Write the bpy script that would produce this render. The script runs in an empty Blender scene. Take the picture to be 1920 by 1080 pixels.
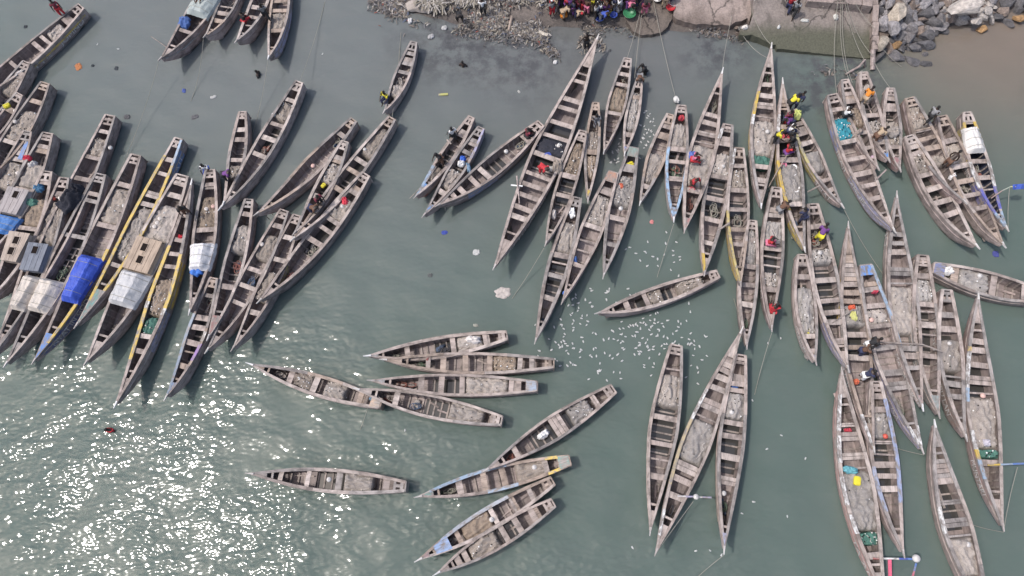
import bpy, bmesh, math, random
from mathutils import Vector, Matrix, noise
random.seed(11)
C = bpy.context.scene
COL = C.collection
# ---------------------------------------------------------------- camera
FPX, CX, CY = 1371.0, 960.0, 540.0
H = 42.0
NADIR = (1040.0, 1010.0)
zc = -Vector((NADIR[0]-CX, -(NADIR[1]-CY), -FPX)).normalized()      # world up seen in camera axes
yc = (Vector((0, 1, 0)) - zc*zc.y).normalized()
xc = yc.cross(zc)
ROT = Matrix((xc, yc, zc))                                           # camera axes -> world axes
CAMP = Vector((0, 0, H))
cam = bpy.data.objects.new('camera', bpy.data.cameras.new('camera'))
cam.data.sensor_width = 36.0
cam.data.lens = 36.0*FPX/1920.0
cam.data.clip_end = 3000
cam.matrix_world = Matrix.Translation(CAMP) @ ROT.to_4x4()
COL.objects.link(cam)
C.camera = cam
# ---------------------------------------------------------------- light
SUN_EL = math.radians(63)
sdir = Vector((-0.99*math.cos(SUN_EL), -0.10*math.cos(SUN_EL), math.sin(SUN_EL))).normalized()
sun = bpy.data.objects.new('sun', bpy.data.lights.new('sun', 'SUN'))
sun.data.energy = 2.0
sun.data.angle = math.radians(0.53)
sun.data.color = (1.0, 0.955, 0.90)
sun.rotation_euler = sdir.to_track_quat('Z', 'Y').to_euler()
sun.location = (-30, 0, 60)
COL.objects.link(sun)
W0 = bpy.data.worlds.new('World')
C.world = W0
W0.use_nodes = True
sky = W0.node_tree.nodes.new('ShaderNodeTexSky')
sky.sky_type = 'NISHITA'
sky.sun_disc = False
sky.sun_elevation = SUN_EL
sky.sun_rotation = math.radians(-96)
sky.dust_density = 4.0
bgn = W0.node_tree.nodes['Background']
bgn.inputs['Strength'].default_value = 0.15
W0.node_tree.links.new(sky.outputs[0], bgn.inputs['Color'])
C.view_settings.view_transform = 'Standard'
C.view_settings.look = 'None'
C.view_settings.exposure = 0.38
C.view_settings.gamma = 1.0
C.view_settings.use_curve_mapping = False

# ---------------------------------------------------------------- geometry of the view
def at(u, v, z=0.0):
    d = ROT @ Vector((u-CX, -(v-CY), -FPX))
    s = (z-H)/d.z
    return CAMP + d*s
def proj(p):
    c = ROT.transposed() @ (Vector(p)-CAMP)
    return (CX + FPX*c.x/(-c.z), CY - FPX*c.y/(-c.z))

# ---------------------------------------------------------------- materials
MATS = {}
def nodes_of(name):
    m = bpy.data.materials.new(name)
    m.use_nodes = True
    nt = m.node_tree
    return m, nt, nt.nodes['Principled BSDF']
def N(nt, kind, **kw):
    n = nt.nodes.new(kind)
    for k, v in kw.items():
        setattr(n, k, v)
    return n
def noise_node(nt, scale, detail=3, rough=.55, stretch=None, coord='Object', rot=None):
    tc = N(nt, 'ShaderNodeTexCoord')
    mp = N(nt, 'ShaderNodeMapping')
    if stretch: mp.inputs['Scale'].default_value = stretch
    if rot: mp.inputs['Rotation'].default_value = rot
    nt.links.new(tc.outputs[coord], mp.inputs['Vector'])
    n = N(nt, 'ShaderNodeTexNoise')
    n.inputs['Scale'].default_value = scale
    n.inputs['Detail'].default_value = detail
    n.inputs['Roughness'].default_value = rough
    nt.links.new(mp.outputs[0], n.inputs['Vector'])
    return n
def ramp(nt, src, stops):
    r = N(nt, 'ShaderNodeValToRGB')
    els = r.color_ramp.elements
    while len(els) < len(stops): els.new(0.5)
    for e, (p, c) in zip(els, stops):
        e.position = p
        e.color = (c[0], c[1], c[2], 1) if not isinstance(c, (int, float)) else (c, c, c, 1)
    nt.links.new(src, r.inputs[0])
    return r
def mix(nt, fac, a, b, mode='MIX'):
    n = N(nt, 'ShaderNodeMix', data_type='RGBA', blend_type=mode)
    for sock, val in ((n.inputs[0], fac), (n.inputs[6], a), (n.inputs[7], b)):
        if hasattr(val, 'is_output'): nt.links.new(val, sock)
        elif isinstance(val, (int, float)): sock.default_value = val
        else: sock.default_value = (val[0], val[1], val[2], 1)
    return n.outputs[2]
def vary(nt, col, lo=.78, hi=1.2):
    oi = N(nt, 'ShaderNodeObjectInfo')
    r = ramp(nt, oi.outputs['Random'], [(0, (lo, lo, lo)), (.5, ((lo+hi)/2*1.01, (lo+hi)/2, (lo+hi)/2*.985)), (1, (hi, hi, hi))])
    return mix(nt, 1.0, col, r.outputs[0], 'MULTIPLY')
def bump(nt, bs, h, strength=.5, dist=.02):
    b = N(nt, 'ShaderNodeBump')
    b.inputs['Strength'].default_value = strength
    b.inputs['Distance'].default_value = dist
    nt.links.new(h, b.inputs['Height'])
    nt.links.new(b.outputs[0], bs.inputs['Normal'])
def sc(c, k): return (c[0]*k, c[1]*k, c[2]*k)
def wood(name, c, rough=.75, spec=.3, lo=.8, hi=1.18, dirt=.55):
    if name in MATS: return MATS[name]
    m, nt, bs = nodes_of(name)
    g = noise_node(nt, 1.0, 5, .65, (0.9, 22, 22))
    base = ramp(nt, g.outputs[0], [(.28, sc(c, .62)), (.48, c), (.72, sc(c, 1.22))]).outputs[0]
    bl = noise_node(nt, 1.6, 6, .62, (1, 1.6, 1.6))
    d = ramp(nt, bl.outputs[0], [(.38, dirt), (.55, 1.0), (.72, 1.1)]).outputs[0]
    base = mix(nt, 1.0, base, d, 'MULTIPLY')
    nt.links.new(vary(nt, base, lo, hi), bs.inputs['Base Color'])
    bs.inputs['Roughness'].default_value = rough
    bs.inputs['Specular IOR Level'].default_value = spec
    bump(nt, bs, g.outputs[0], .5, .01)
    MATS[name] = m
    return m
def paint(c, wear=.5, rough=.5):
    key = 'paint_%03d_%03d_%03d' % tuple(int(x*255) for x in c)
    if key in MATS: return MATS[key]
    m, nt, bs = nodes_of(key)
    g = noise_node(nt, 1.0, 5, .65, (1.2, 16, 16))
    und = ramp(nt, g.outputs[0], [(.3, (.13, .115, .105)), (.7, (.30, .265, .245))]).outputs[0]
    w = noise_node(nt, 2.6, 7, .7, (1, 2, 2))
    f = ramp(nt, w.outputs[0], [(wear-.02, (0, 0, 0)), (wear+.14, (.92, .92, .92))]).outputs[0]
    tint = ramp(nt, g.outputs[0], [(.3, sc(c, .75)), (.7, sc(c, 1.12))]).outputs[0]
    nt.links.new(mix(nt, f, und, tint), bs.inputs['Base Color'])
    bs.inputs['Roughness'].default_value = rough
    bump(nt, bs, g.outputs[0], .3, .006)
    MATS[key] = m
    return m
def cloth(c, rough=.85, name=None, sc_=2.2, var=.25):
    key = name or 'cloth_%03d_%03d_%03d' % tuple(int(x*255) for x in c)
    if key in MATS: return MATS[key]
    m, nt, bs = nodes_of(key)
    n = noise_node(nt, sc_, 6, .6)
    nt.links.new(ramp(nt, n.outputs[0], [(.3, sc(c, 1-var)), (.7, sc(c, 1+var*.6))]).outputs[0], bs.inputs['Base Color'])
    bs.inputs['Roughness'].default_value = rough
    n2 = noise_node(nt, 9, 4, .6)
    bump(nt, bs, n2.outputs[0], .4, .03)
    MATS[key] = m
    return m
def plain(name, c, rough=.6, spec=.5, var=.12):
    if name in MATS: return MATS[name]
    m, nt, bs = nodes_of(name)
    n = noise_node(nt, 14, 4, .6)
    nt.links.new(ramp(nt, n.outputs[0], [(.3, sc(c, 1-var)), (.7, sc(c, 1+var))]).outputs[0], bs.inputs['Base Color'])
    bs.inputs['Roughness'].default_value = rough
    bs.inputs['Specular IOR Level'].default_value = spec
    MATS[name] = m
    return m
def netmat(c, name):
    if name in MATS: return MATS[name]
    m, nt, bs = nodes_of(name)
    a = noise_node(nt, 2.2, 5, .65)
    b = noise_node(nt, 26, 5, .75, (1, 1.7, 1))
    big = ramp(nt, a.outputs[0], [(.3, sc(c, .74)), (.5, c), (.72, sc(c, 1.16))]).outputs[0]
    fine = ramp(nt, b.outputs[0], [(.3, .5), (.5, .95), (.7, 1.25)]).outputs[0]
    col = mix(nt, 1.0, big, fine, 'MULTIPLY')
    nt.links.new(vary(nt, col, .84, 1.16), bs.inputs['Base Color'])
    bs.inputs['Roughness'].default_value = .95
    bs.inputs['Specular IOR Level'].default_value = .15
    bump(nt, bs, b.outputs[0], .9, .05)
    MATS[name] = m
    return m

WTOP = (.345, .292, .268)
M_top = wood('weathered_plank', WTOP, .8, .25)
M_tan = wood('tan_plank', (.325, .262, .222), .8, .25)
M_pale = wood('pale_plank', (.39, .338, .312), .75, .3)
M_side2 = wood('hull_side_dark', (.25, .208, .20), .65, .4, dirt=.5)
M_side3 = wood('hull_side_pink', (.37, .29, .28), .6, .4, dirt=.5)
M_stain = wood('waterline_stain', (.055, .058, .050), .35, .5, .8, 1.2, .6)
M_old = wood('silvered_plank', (.275, .25, .24), .8, .25)
M_side = wood('hull_side_wood', (.345, .285, .272), .6, .4, dirt=.55)
M_in = wood('tarred_inside', (.25, .208, .20), .6, .4, .85, 1.2, .6)
M_rib = wood('rib_wood', (.30, .26, .24), .75, .3)
M_white = plain('white_paint', (.78, .78, .77), .45)
M_net = {'tan': netmat((.325, .284, .252), 'tan_net'), 'pale': netmat((.395, .355, .328), 'pale_net'),
         'grey': netmat((.34, .318, .305), 'grey_net'), 'green': netmat((.09, .20, .165), 'green_net'),
         'blue': netmat((.05, .25, .32), 'turquoise_net'), 'dark': netmat((.045, .047, .06), 'dark_net'),
         'brown': netmat((.31, .25, .20), 'brown_net')}
M_skin = plain('dark_skin', (.035, .021, .015), .5)
M_hair = plain('black_hair', (.012, .011, .011), .8)
M_float = plain('foam_float', (.62, .57, .53), .7, .3)
M_rope = plain('old_rope', (.26, .25, .215), .9, .2)

# ---------------------------------------------------------------- object helpers
def mesh(name, verts, faces, mats, parent=None, mi=None, smooth=False):
    me = bpy.data.meshes.new(name)
    me.from_pydata([tuple(v) for v in verts], [], faces)
    for m in (mats if isinstance(mats, (list, tuple)) else [mats]): me.materials.append(m)
    if mi: me.polygons.foreach_set('material_index', mi)
    if smooth: me.polygons.foreach_set('use_smooth', [True]*len(me.polygons))
    me.validate()
    o = bpy.data.objects.new(name, me)
    COL.objects.link(o)
    if parent: o.parent = parent
    return o
def tag(o, label=None, cat=None, group=None, kind=None):
    if label: o['label'] = label
    if cat: o['category'] = cat
    if group: o['group'] = group
    if kind: o['kind'] = kind
    return o
def empty(name, loc, rz=0.0):
    o = bpy.data.objects.new(name, None)
    o.empty_display_size = .3
    o.location = loc
    o.rotation_euler = (0, 0, rz)
    COL.objects.link(o)
    return o
def copy_tree(o, parent=None):
    c = o.copy()
    COL.objects.link(c)
    if parent: c.parent = parent
    for ch in list(o.children): copy_tree(ch, c)
    return c
class MB:
    def __init__(s): s.v = []; s.f = []; s.m = []
    def box(s, x0, x1, y0, y1, z0, z1, mi=0):
        s.hexa([(x0, y0, z0), (x1, y0, z0), (x1, y1, z0), (x0, y1, z0), (x0, y0, z1), (x1, y0, z1), (x1, y1, z1), (x0, y1, z1)], mi)
    def hexa(s, p, mi=0):
        b = len(s.v); s.v += [Vector(q) for q in p]
        for f in ((3, 2, 1, 0), (4, 5, 6, 7), (0, 1, 5, 4), (1, 2, 6, 5), (2, 3, 7, 6), (3, 0, 4, 7)):
            s.f.append(tuple(b+i for i in f)); s.m.append(mi)
    def bar(s, a, b, w, h, mi=0):
        a = Vector(a); b = Vector(b); d = (b-a).normalized()
        up = Vector((0, 0, 1)) if abs(d.z) < .95 else Vector((1, 0, 0))
        x = d.cross(up).normalized()*(w/2); y = x.cross(d).normalized()*(h/2)
        s.hexa([a-x-y, a+x-y, a+x+y, a-x+y, b-x-y, b+x-y, b+x+y, b-x+y], mi)
    def tube(s, pts, rad, n=6, mi=0, cap=True):
        pts = [Vector(p) for p in pts]
        b0 = len(s.v)
        for i, p in enumerate(pts):
            d = (pts[min(i+1, len(pts)-1)]-pts[max(i-1, 0)]).normalized()
            up = Vector((0, 0, 1)) if abs(d.z) < .9 else Vector((1, 0, 0))
            x = d.cross(up).normalized(); y = x.cross(d)
            r = rad[i] if isinstance(rad, (list, tuple)) else rad
            for k in range(n):
                a = 2*math.pi*k/n
                s.v.append(p + x*math.cos(a)*r + y*math.sin(a)*r)
        for i in range(len(pts)-1):
            for k in range(n):
                s.f.append((b0+i*n+k, b0+i*n+(k+1) % n, b0+(i+1)*n+(k+1) % n, b0+(i+1)*n+k)); s.m.append(mi)
        if cap:
            s.f.append(tuple(b0+k for k in reversed(range(n)))); s.m.append(mi)
            e = b0+(len(pts)-1)*n
            s.f.append(tuple(e+k for k in range(n))); s.m.append(mi)
    def ball(s, c, r, seg=10, rings=6, mi=0):
        c = Vector(c); rr = r if isinstance(r, (tuple, list)) else (r, r, r)
        b = len(s.v); s.v.append(c+Vector((0, 0, rr[2])))
        for i in range(1, rings):
            th = math.pi*i/rings
            for k in range(seg):
                a = 2*math.pi*k/seg
                s.v.append(c+Vector((rr[0]*math.sin(th)*math.cos(a), rr[1]*math.sin(th)*math.sin(a), rr[2]*math.cos(th))))
        s.v.append(c-Vector((0, 0, rr[2])))
        last = len(s.v)-1
        for k in range(seg):
            s.f.append((b, b+1+k, b+1+(k+1) % seg)); s.m.append(mi)
            e = b+1+(rings-2)*seg
            s.f.append((last, e+(k+1) % seg, e+k)); s.m.append(mi)
        for i in range(rings-2):
            for k in range(seg):
                p = b+1+i*seg
                s.f.append((p+k, p+seg+k, p+seg+(k+1) % seg, p+(k+1) % seg)); s.m.append(mi)
    def build(s, name, mats, parent=None, smooth=False):
        return mesh(name, s.v, s.f, mats, parent, s.m, smooth)

# ================================================================ SETTING
# ---- water
def water_mat():
    m, nt, bs = nodes_of('turbid_water')
    tc = N(nt, 'ShaderNodeTexCoord')
    big = noise_node(nt, .05, 4, .6)
    med = noise_node(nt, .35, 5, .6)
    base = ramp(nt, big.outputs[0], [(.3, (.093, .128, .113)), (.7, (.112, .145, .130))]).outputs[0]
    base = mix(nt, ramp(nt, med.outputs[0], [(.35, 0.0), (.75, .35)]).outputs[0], base, (.128, .150, .138))
    # silt stirred up along the shore: a brown plume in front of the rocks, grey mud by the rubbish
    def plume(u, v, r, soft, col, base, patch=False):
        p = at(u, v, 0)
        d = N(nt, 'ShaderNodeVectorMath', operation='DISTANCE')
        nt.links.new(tc.outputs['Object'], d.inputs[0])
        d.inputs[1].default_value = p
        wob = N(nt, 'ShaderNodeMath', operation='MULTIPLY_ADD')
        nt.links.new(big.outputs[0], wob.inputs[0]); wob.inputs[1].default_value = 9.0
        nt.links.new(d.outputs['Value'], wob.inputs[2])
        mr = N(nt, 'ShaderNodeMapRange', interpolation_type='SMOOTHSTEP')
        mr.inputs[1].default_value = r+4.5; mr.inputs[2].default_value = r+soft+4.5
        mr.inputs[3].default_value = 1; mr.inputs[4].default_value = 0
        nt.links.new(wob.outputs[0], mr.inputs[0])
        f = mr.outputs[0]
        if patch:
            pn = noise_node(nt, .9, 6, .7)
            pm = N(nt, 'ShaderNodeMath', operation='MULTIPLY'); nt.links.new(f, pm.inputs[0])
            nt.links.new(ramp(nt, pn.outputs[0], [(.42, 0.0), (.60, 1.0)]).outputs[0], pm.inputs[1]); f = pm.outputs[0]
        return mix(nt, f, base, col)
    base = plume(650, -250, 16, 28, (.142, .156, .154), base)
    base = plume(1130, 40, 2, 16, (.132, .138, .138), base)
    base = plume(1890, 40, 0.5, 14, (.180, .150, .124), base)
    for u_, v_, q_ in ((860, 70, 6), (990, 95, 6), (1560, 140, 4.5), (1350, 85, 4)):
        base = plume(u_, v_, 0, q_, (.075, .076, .080), base, True)
    nt.links.new(base, bs.inputs['Base Color'])
    bs.inputs['Roughness'].default_value = .088
    bs.inputs['Subsurface Weight'].default_value = .65
    bs.inputs['Subsurface Radius'].default_value = (.8, 1.0, .9)
    bs.inputs['Subsurface Scale'].default_value = .55
    bs.inputs['IOR'].default_value = 1.33
    bs.inputs['Specular IOR Level'].default_value = .5
    # ripples: long low swell, wind ripples running up to the right, small chop
    r1 = noise_node(nt, .42, 0, .5, (1, 1.5, 1), rot=(0, 0, math.radians(40)))
    r2 = noise_node(nt, 1.05, 0, .55, (1, 2.3, 1), rot=(0, 0, math.radians(-48)))
    r3 = noise_node(nt, 2.9, 0, .6, (1, 1.7, 1), rot=(0, 0, math.radians(-30)))
    def scale(o, k):
        n = N(nt, 'ShaderNodeMath', operation='MULTIPLY'); nt.links.new(o, n.inputs[0])
        if hasattr(k, 'is_output'): nt.links.new(k, n.inputs[1])
        else: n.inputs[1].default_value = k
        return n.outputs[0]
    def add(a, b):
        n = N(nt, 'ShaderNodeMath', operation='ADD'); nt.links.new(a, n.inputs[0]); nt.links.new(b, n.inputs[1]); return n.outputs[0]
    # open water ripples more than the sheltered water between the boats and the beach
    sx = N(nt, 'ShaderNodeSeparateXYZ'); nt.links.new(tc.outputs['Object'], sx.inputs[0])
    oc = N(nt, 'ShaderNodeMath', operation='MULTIPLY_ADD')
    nt.links.new(sx.outputs[0], oc.inputs[0]); oc.inputs[1].default_value = -.45
    nt.links.new(scale(sx.outputs[1], -1.0), oc.inputs[2])
    mr = N(nt, 'ShaderNodeMapRange', interpolation_type='SMOOTHSTEP')
    for i, x in zip((1, 2, 3, 4), (-16, 6, .22, 1.0)): mr.inputs[i].default_value = x
    nt.links.new(oc.outputs[0], mr.inputs[0])
    gust = noise_node(nt, .16, 3, .6)
    gs = ramp(nt, gust.outputs[0], [(.36, .25), (.64, 1.35)]).outputs[0]
    h = scale(r1.outputs[0], .16)
    h = add(h, scale(scale(scale(r2.outputs[0], .080), gs), mr.outputs[0]))
    h = add(h, scale(scale(scale(r3.outputs[0], .041), gs), mr.outputs[0]))
    bump(nt, bs, h, 1.0, 1.0)
    return m
nx = 40
wv = []; wf = []
for i in range(nx+1):
    for j in range(nx+1):
        wv.append((-300+600*i/nx, -300+600*j/nx, 0))
for i in range(nx):
    for j in range(nx):
        a = i*(nx+1)+j
        wf.append((a, a+nx+1, a+nx+2, a+1))
tag(mesh('water', wv, wf, water_mat()), kind='structure')

# ---- shore
def lerp_tab(tab, u):
    if u <= tab[0][0]: return tab[0][1]
    for (a, x), (b, y) in zip(tab, tab[1:]):
        if u <= b: return x+(y-x)*(u-a)/(b-a)
    return tab[-1][1]
SHORE = [(-400, -190), (300, -140), (560, -60), (680, -25), (730, 5), (780, 25), (850, 45), (930, 58), (1000, 60), (1040, 52), (1100, 52),
         (1170, 52), (1260, 54), (1340, 60), (1450, 78), (1640, 92), (1700, 90), (1750, 70), (1790, 45), (1860, 42), (1900, 20), (2000, 5), (2400, -10)]
def shore_z(u, v):
    d = lerp_tab(SHORE, u)-v
    z = d*.0115 if d > 0 else max(d*.012, -2)
    z = min(z, 2.2)
    p = at(u, v)
    return z + noise.noise(Vector((p.x*.5, p.y*.5, 0)))*.14*min(1, abs(d)/12+.25) + noise.noise(Vector((p.x*2.2, p.y*2.2, 3)))*.05
def shore_mat():
    m, nt, bs = nodes_of('trodden_mud')
    a = noise_node(nt, .8, 6, .65); b = noise_node(nt, 7, 6, .7)
    col = ramp(nt, a.outputs[0], [(.3, (.115, .097, .088)), (.6, (.195, .163, .145))]).outputs[0]
    col = mix(nt, 1.0, col, ramp(nt, b.outputs[0], [(.3, .6), (.6, 1.05), (.75, 1.3)]).outputs[0], 'MULTIPLY')
    g = N(nt, 'ShaderNodeTexCoord'); s = N(nt, 'ShaderNodeSeparateXYZ'); nt.links.new(g.outputs['Object'], s.inputs[0])
    wet = N(nt, 'ShaderNodeMapRange'); nt.links.new(s.outputs[2], wet.inputs[0])
    wet.inputs[1].default_value = .04; wet.inputs[2].default_value = .65
    col = mix(nt, wet.outputs[0], mix(nt, 1.0, col, (.55, .56, .57), 'MULTIPLY'), col)
    nt.links.new(col, bs.inputs['Base Color'])
    bs.inputs['Roughness'].default_value = .8
    bump(nt, bs, b.outputs[0], .8, .06)
    return m
us = list(range(-400, 2401, 14)); vs = list(range(-420, 190, 8))
gv = []; gf = []
for u in us:
    for v in vs:
        p = at(u, v); gv.append((p.x, p.y, shore_z(u, v)))
nv = len(vs)
for i in range(len(us)-1):
    for j in range(nv-1):
        a = i*nv+j; gf.append((a, a+1, a+nv+1, a+nv))
tag(mesh('shore_ground', gv, gf, shore_mat(), smooth=True), kind='structure')

def concrete(name, c, algae=False):
    m, nt, bs = nodes_of(name)
    a = noise_node(nt, .7, 6, .65); b = noise_node(nt, 9, 6, .7)
    col = ramp(nt, a.outputs[0], [(.3, sc(c, .78)), (.5, c), (.7, sc(c, 1.12))]).outputs[0]
    col = mix(nt, 1.0, col, ramp(nt, b.outputs[0], [(.3, .7), (.5, 1.0), (.72, 1.2)]).outputs[0], 'MULTIPLY')
    g = N(nt, 'ShaderNodeTexCoord'); s = N(nt, 'ShaderNodeSeparateXYZ'); nt.links.new(g.outputs['Object'], s.inputs[0])
    wob = N(nt, 'ShaderNodeMath', operation='MULTIPLY_ADD'); nt.links.new(a.outputs[0], wob.inputs[0]); wob.inputs[1].default_value = .5
    nt.links.new(s.outputs[2], wob.inputs[2])
    def band(lo, hi, cc, col):
        mr = N(nt, 'ShaderNodeMapRange', interpolation_type='SMOOTHSTEP'); nt.links.new(wob.outputs[0], mr.inputs[0])
        mr.inputs[1].default_value = lo; mr.inputs[2].default_value = hi; mr.inputs[3].default_value = 1; mr.inputs[4].default_value = 0
        return mix(nt, mr.outputs[0], col, cc)
    tcv = N(nt, 'ShaderNodeTexCoord'); vw = N(nt, 'ShaderNodeVectorMath', operation='MULTIPLY_ADD')
    nt.links.new(a.outputs['Color'], vw.inputs[0]); vw.inputs[1].default_value = (1.6, 1.6, 0); nt.links.new(tcv.outputs['Object'], vw.inputs[2])
    vo = N(nt, 'ShaderNodeTexVoronoi', feature='DISTANCE_TO_EDGE'); vo.inputs['Scale'].default_value = .22; nt.links.new(vw.outputs[0], vo.inputs['Vector'])
    col = mix(nt, 1.0, col, ramp(nt, vo.outputs['Distance'], [(.004, .35), (.016, 1.0)]).outputs[0], 'MULTIPLY')
    st = noise_node(nt, 2.4, 5, .7, (1, .35, 1))
    col = mix(nt, 1.0, col, ramp(nt, st.outputs[0], [(.32, .6), (.5, 1.0), (.7, 1.12)]).outputs[0], 'MULTIPLY')
    damp = mix(nt, 1.0, col, (.62, .60, .58), 'MULTIPLY')
    col = band(.75, 1.15, damp, col)
    if algae:
        gr = ramp(nt, b.outputs[0], [(.3, (.055, .057, .039)), (.7, (.112, .112, .080))]).outputs[0]
        col = band(.80, 1.35, gr, col)
    nt.links.new(col, bs.inputs['Base Color'])
    bs.inputs['Roughness'].default_value = .8
    bump(nt, bs, b.outputs[0], .7, .04)
    return m
def slab(name, poly, z0, z1, v0, v1, depth, mat, label=None, cat=None, kind=None, jag=0):
    """plate with outline poly (seen edge); height runs z0 at row v0 to z1 at row v1"""
    pts = []
    n = len(poly)
    for i in range(n):
        a, b = poly[i], poly[(i+1) % n]
        k = max(1, int(math.hypot(b[0]-a[0], b[1]-a[1])/6)) if jag else 1
        for s in range(k):
            f = s/k
            u = a[0]+(b[0]-a[0])*f; v = a[1]+(b[1]-a[1])*f
            if jag and v > 8: u += random.uniform(-jag, jag); v += random.uniform(-jag, jag)
            pts.append((u, v))
    top = []
    for u, v in pts:
        f = (v-v0)/(v1-v0); z = z0+(z1-z0)*f
        top.append(at(u, v, z))
    bm = bmesh.new()
    tv = [bm.verts.new(p) for p in top]; bv = [bm.verts.new((p.x, p.y, p.z-depth)) for p in top]
    bm.faces.new(tv); bm.faces.new(list(reversed(bv)))
    k = len(tv)
    for i in range(k): bm.faces.new((tv[i], bv[i], bv[(i+1) % k], tv[(i+1) % k]))
    bmesh.ops.recalc_face_normals(bm, faces=bm.faces)
    bmesh.ops.triangulate(bm, faces=[f for f in bm.faces if len(f.verts) > 4])
    me = bpy.data.meshes.new(name); bm.to_mesh(me); bm.free(); me.materials.append(mat)
    o = bpy.data.objects.new(name, me); COL.objects.link(o)
    return tag(o, label, cat, None, kind)
CON1 = concrete('worn_concrete', (.20, .17, .15)); CON2 = concrete('slimy_concrete', (.21, .18, .163), True); CON3 = concrete('pink_concrete', (.29, .235, .21))
slab('concrete_slab', [(1172, 22), (1176, 40), (1188, 58), (1196, 64), (1222, 66), (1240, 60), (1252, 50), (1258, 36), (1262, 20), (1240, -8), (1190, -8)],
     .62, .30, 0, 66, .5, CON1, kind='structure', jag=1.2)
slab('concrete_slab', [(1263, 30), (1268, 36), (1285, 41), (1300, 45), (1330, 46), (1352, 47), (1370, 47), (1380, 41), (1392, 38), (1402, 34), (1405, 46), (1410, 20), (1408, -70), (1100, -70), (1120, -30), (1186, -14), (1242, -12), (1265, 14)],
     .95, .55, 0, 47, .6, CON3, kind='structure', jag=1.2)
slab('slipway', [(1387, 64), (1398, 66), (1410, 65), (1424, 70), (1434, 76), (1448, 84), (1456, 84), (1457, 91), (1500, 96), (1560, 102), (1610, 108), (1636, 110), (1637, -70), (1410, -70), (1413, 25), (1406, 47), (1390, 52)],
     1.5, .06, 0, 112, .7, CON2, kind='structure', jag=.8)
for q in ([(1514, -60), (1514, 2), (1570, 6), (1616, 9), (1616, -60)], [(1617.5, -60), (1617.5, 9.5), (1636, 12), (1636, -60)]):
    slab('step_block', q, 1.95, 1.9, -60, 10, .9, CON3, kind='structure')
kw = empty('retaining_kerb', at(1642, 60, 0))
tag(kw, 'narrow concrete kerb wall between the green slipway and the rock pile', 'wall')
for (va, vb) in ((-60, 8), (8.6, 40), (40.6, 66), (66.6, 92)):
    o = slab('coping_block', [(1636.8, va), (1648.5, va), (1646.5, vb), (1635.5, vb)], 1.75, .75, 0, 92, 1.2, CON3)
    o.parent = kw; o.matrix_parent_inverse = Matrix.Translation(-kw.location)
pp = MB(); a = at(1637, 93, .6); b = at(1636, 131, .1)
pp.tube([a, b], .16, 8)
tag(pp.build('timber_pile', M_side), 'old timber pile leaning into water at the end of kerb', 'post')
pp = MB()
pp.tube([at(1622, 112, .7), at(1612, 124, .35), at(1600, 131, .1)], [.07, .09, .06], 6); pp.tube([at(1622, 112, .7), at(1621, 126, 0)], .06, 6)
pp.tube([at(1600, 131, .15), at(1586, 139, .15)], [.09, .05], 6)
tag(pp.build('driftwood', M_side), 'dark forked driftwood branch stranded behind the boats beside the slipway', 'driftwood')

# ---- rocks
def rock_mesh(seed, flat=.75):
    bm = bmesh.new()
    bmesh.ops.create_icosphere(bm, subdivisions=3, radius=1)
    rnd = random.Random(seed)
    planes = [(Vector((rnd.gauss(0, 1), rnd.gauss(0, 1), rnd.gauss(0, 1))).normalized(), rnd.uniform(.42, .82)) for _ in range(16)]
    for v in bm.verts:
        for n_, d in planes:
            k = v.co.dot(n_)
            if k > d: v.co -= n_*(k-d)
        v.co += v.co.normalized()*(noise.noise(v.co*2.3+Vector((seed, 0, 0)))*.06)
        v.co.z *= flat
    me = bpy.data.meshes.new('rock'); bm.to_mesh(me); bm.free()
    return me
def rockmat(name, c):
    if name in MATS: return MATS[name]
    m, nt, bs = nodes_of(name)
    a = noise_node(nt, 1.3, 7, .7); b = noise_node(nt, 5, 6, .7)
    col = ramp(nt, a.outputs[0], [(.3, sc(c, .6)), (.5, c), (.7, sc(c, 1.25))]).outputs[0]
    col = mix(nt, 1.0, col, ramp(nt, b.outputs[0], [(.35, .65), (.6, 1.1)]).outputs[0], 'MULTIPLY')
    nt.links.new(vary(nt, col, .75, 1.2), bs.inputs['Base Color'])
    bs.inputs['Roughness'].default_value = .85
    bump(nt, bs, b.outputs[0], .8, .12)
    MATS[name] = m
    return m
RK = {'grey': rockmat('grey_basalt', (.25, .235, .24)), 'dark': rockmat('wet_basalt', (.125, .12, .125)), 'cream': rockmat('cream_stone', (.48, .42, .35)),
      'white': rockmat('pale_limestone', (.46, .42, .39)), 'orange': rockmat('orange_stone', (.38, .23, .11)), 'brown': rockmat('brown_stone', (.22, .175, .15))}
RBASE = [rock_mesh(i, .7+.06*(i % 5)) for i in range(9)]
RWORD = {'grey': 'grey', 'dark': 'dark wet', 'cream': 'cream', 'white': 'pale limestone', 'orange': 'orange', 'brown': 'brown'}
RCOUNT = [0]
RVAR = {}
def rock(u, v, rpx, asp, rot, kind, z, label=None, group='boulders of the shore rock pile'):
    i = RCOUNT[0] % 9; RCOUNT[0] += 1
    key = (i, kind)
    if key not in RVAR:
        me = RBASE[i].copy(); me.materials.append(RK[kind]); RVAR[key] = me
    o = bpy.data.objects.new('boulder', RVAR[key]); COL.objects.link(o)
    asp = 1+(asp-1)*.6
    p = at(u, v, z); s = rpx/26.0*1.36
    o.location = p; o.scale = (s*asp, s/asp, s*.85); o.rotation_euler = (random.uniform(-.3, .3), random.uniform(-.3, .3), math.radians(rot))
    tag(o, label or '%s boulder in the heap of rocks along the shore' % RWORD[kind], 'rock', group)
    return o
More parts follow.
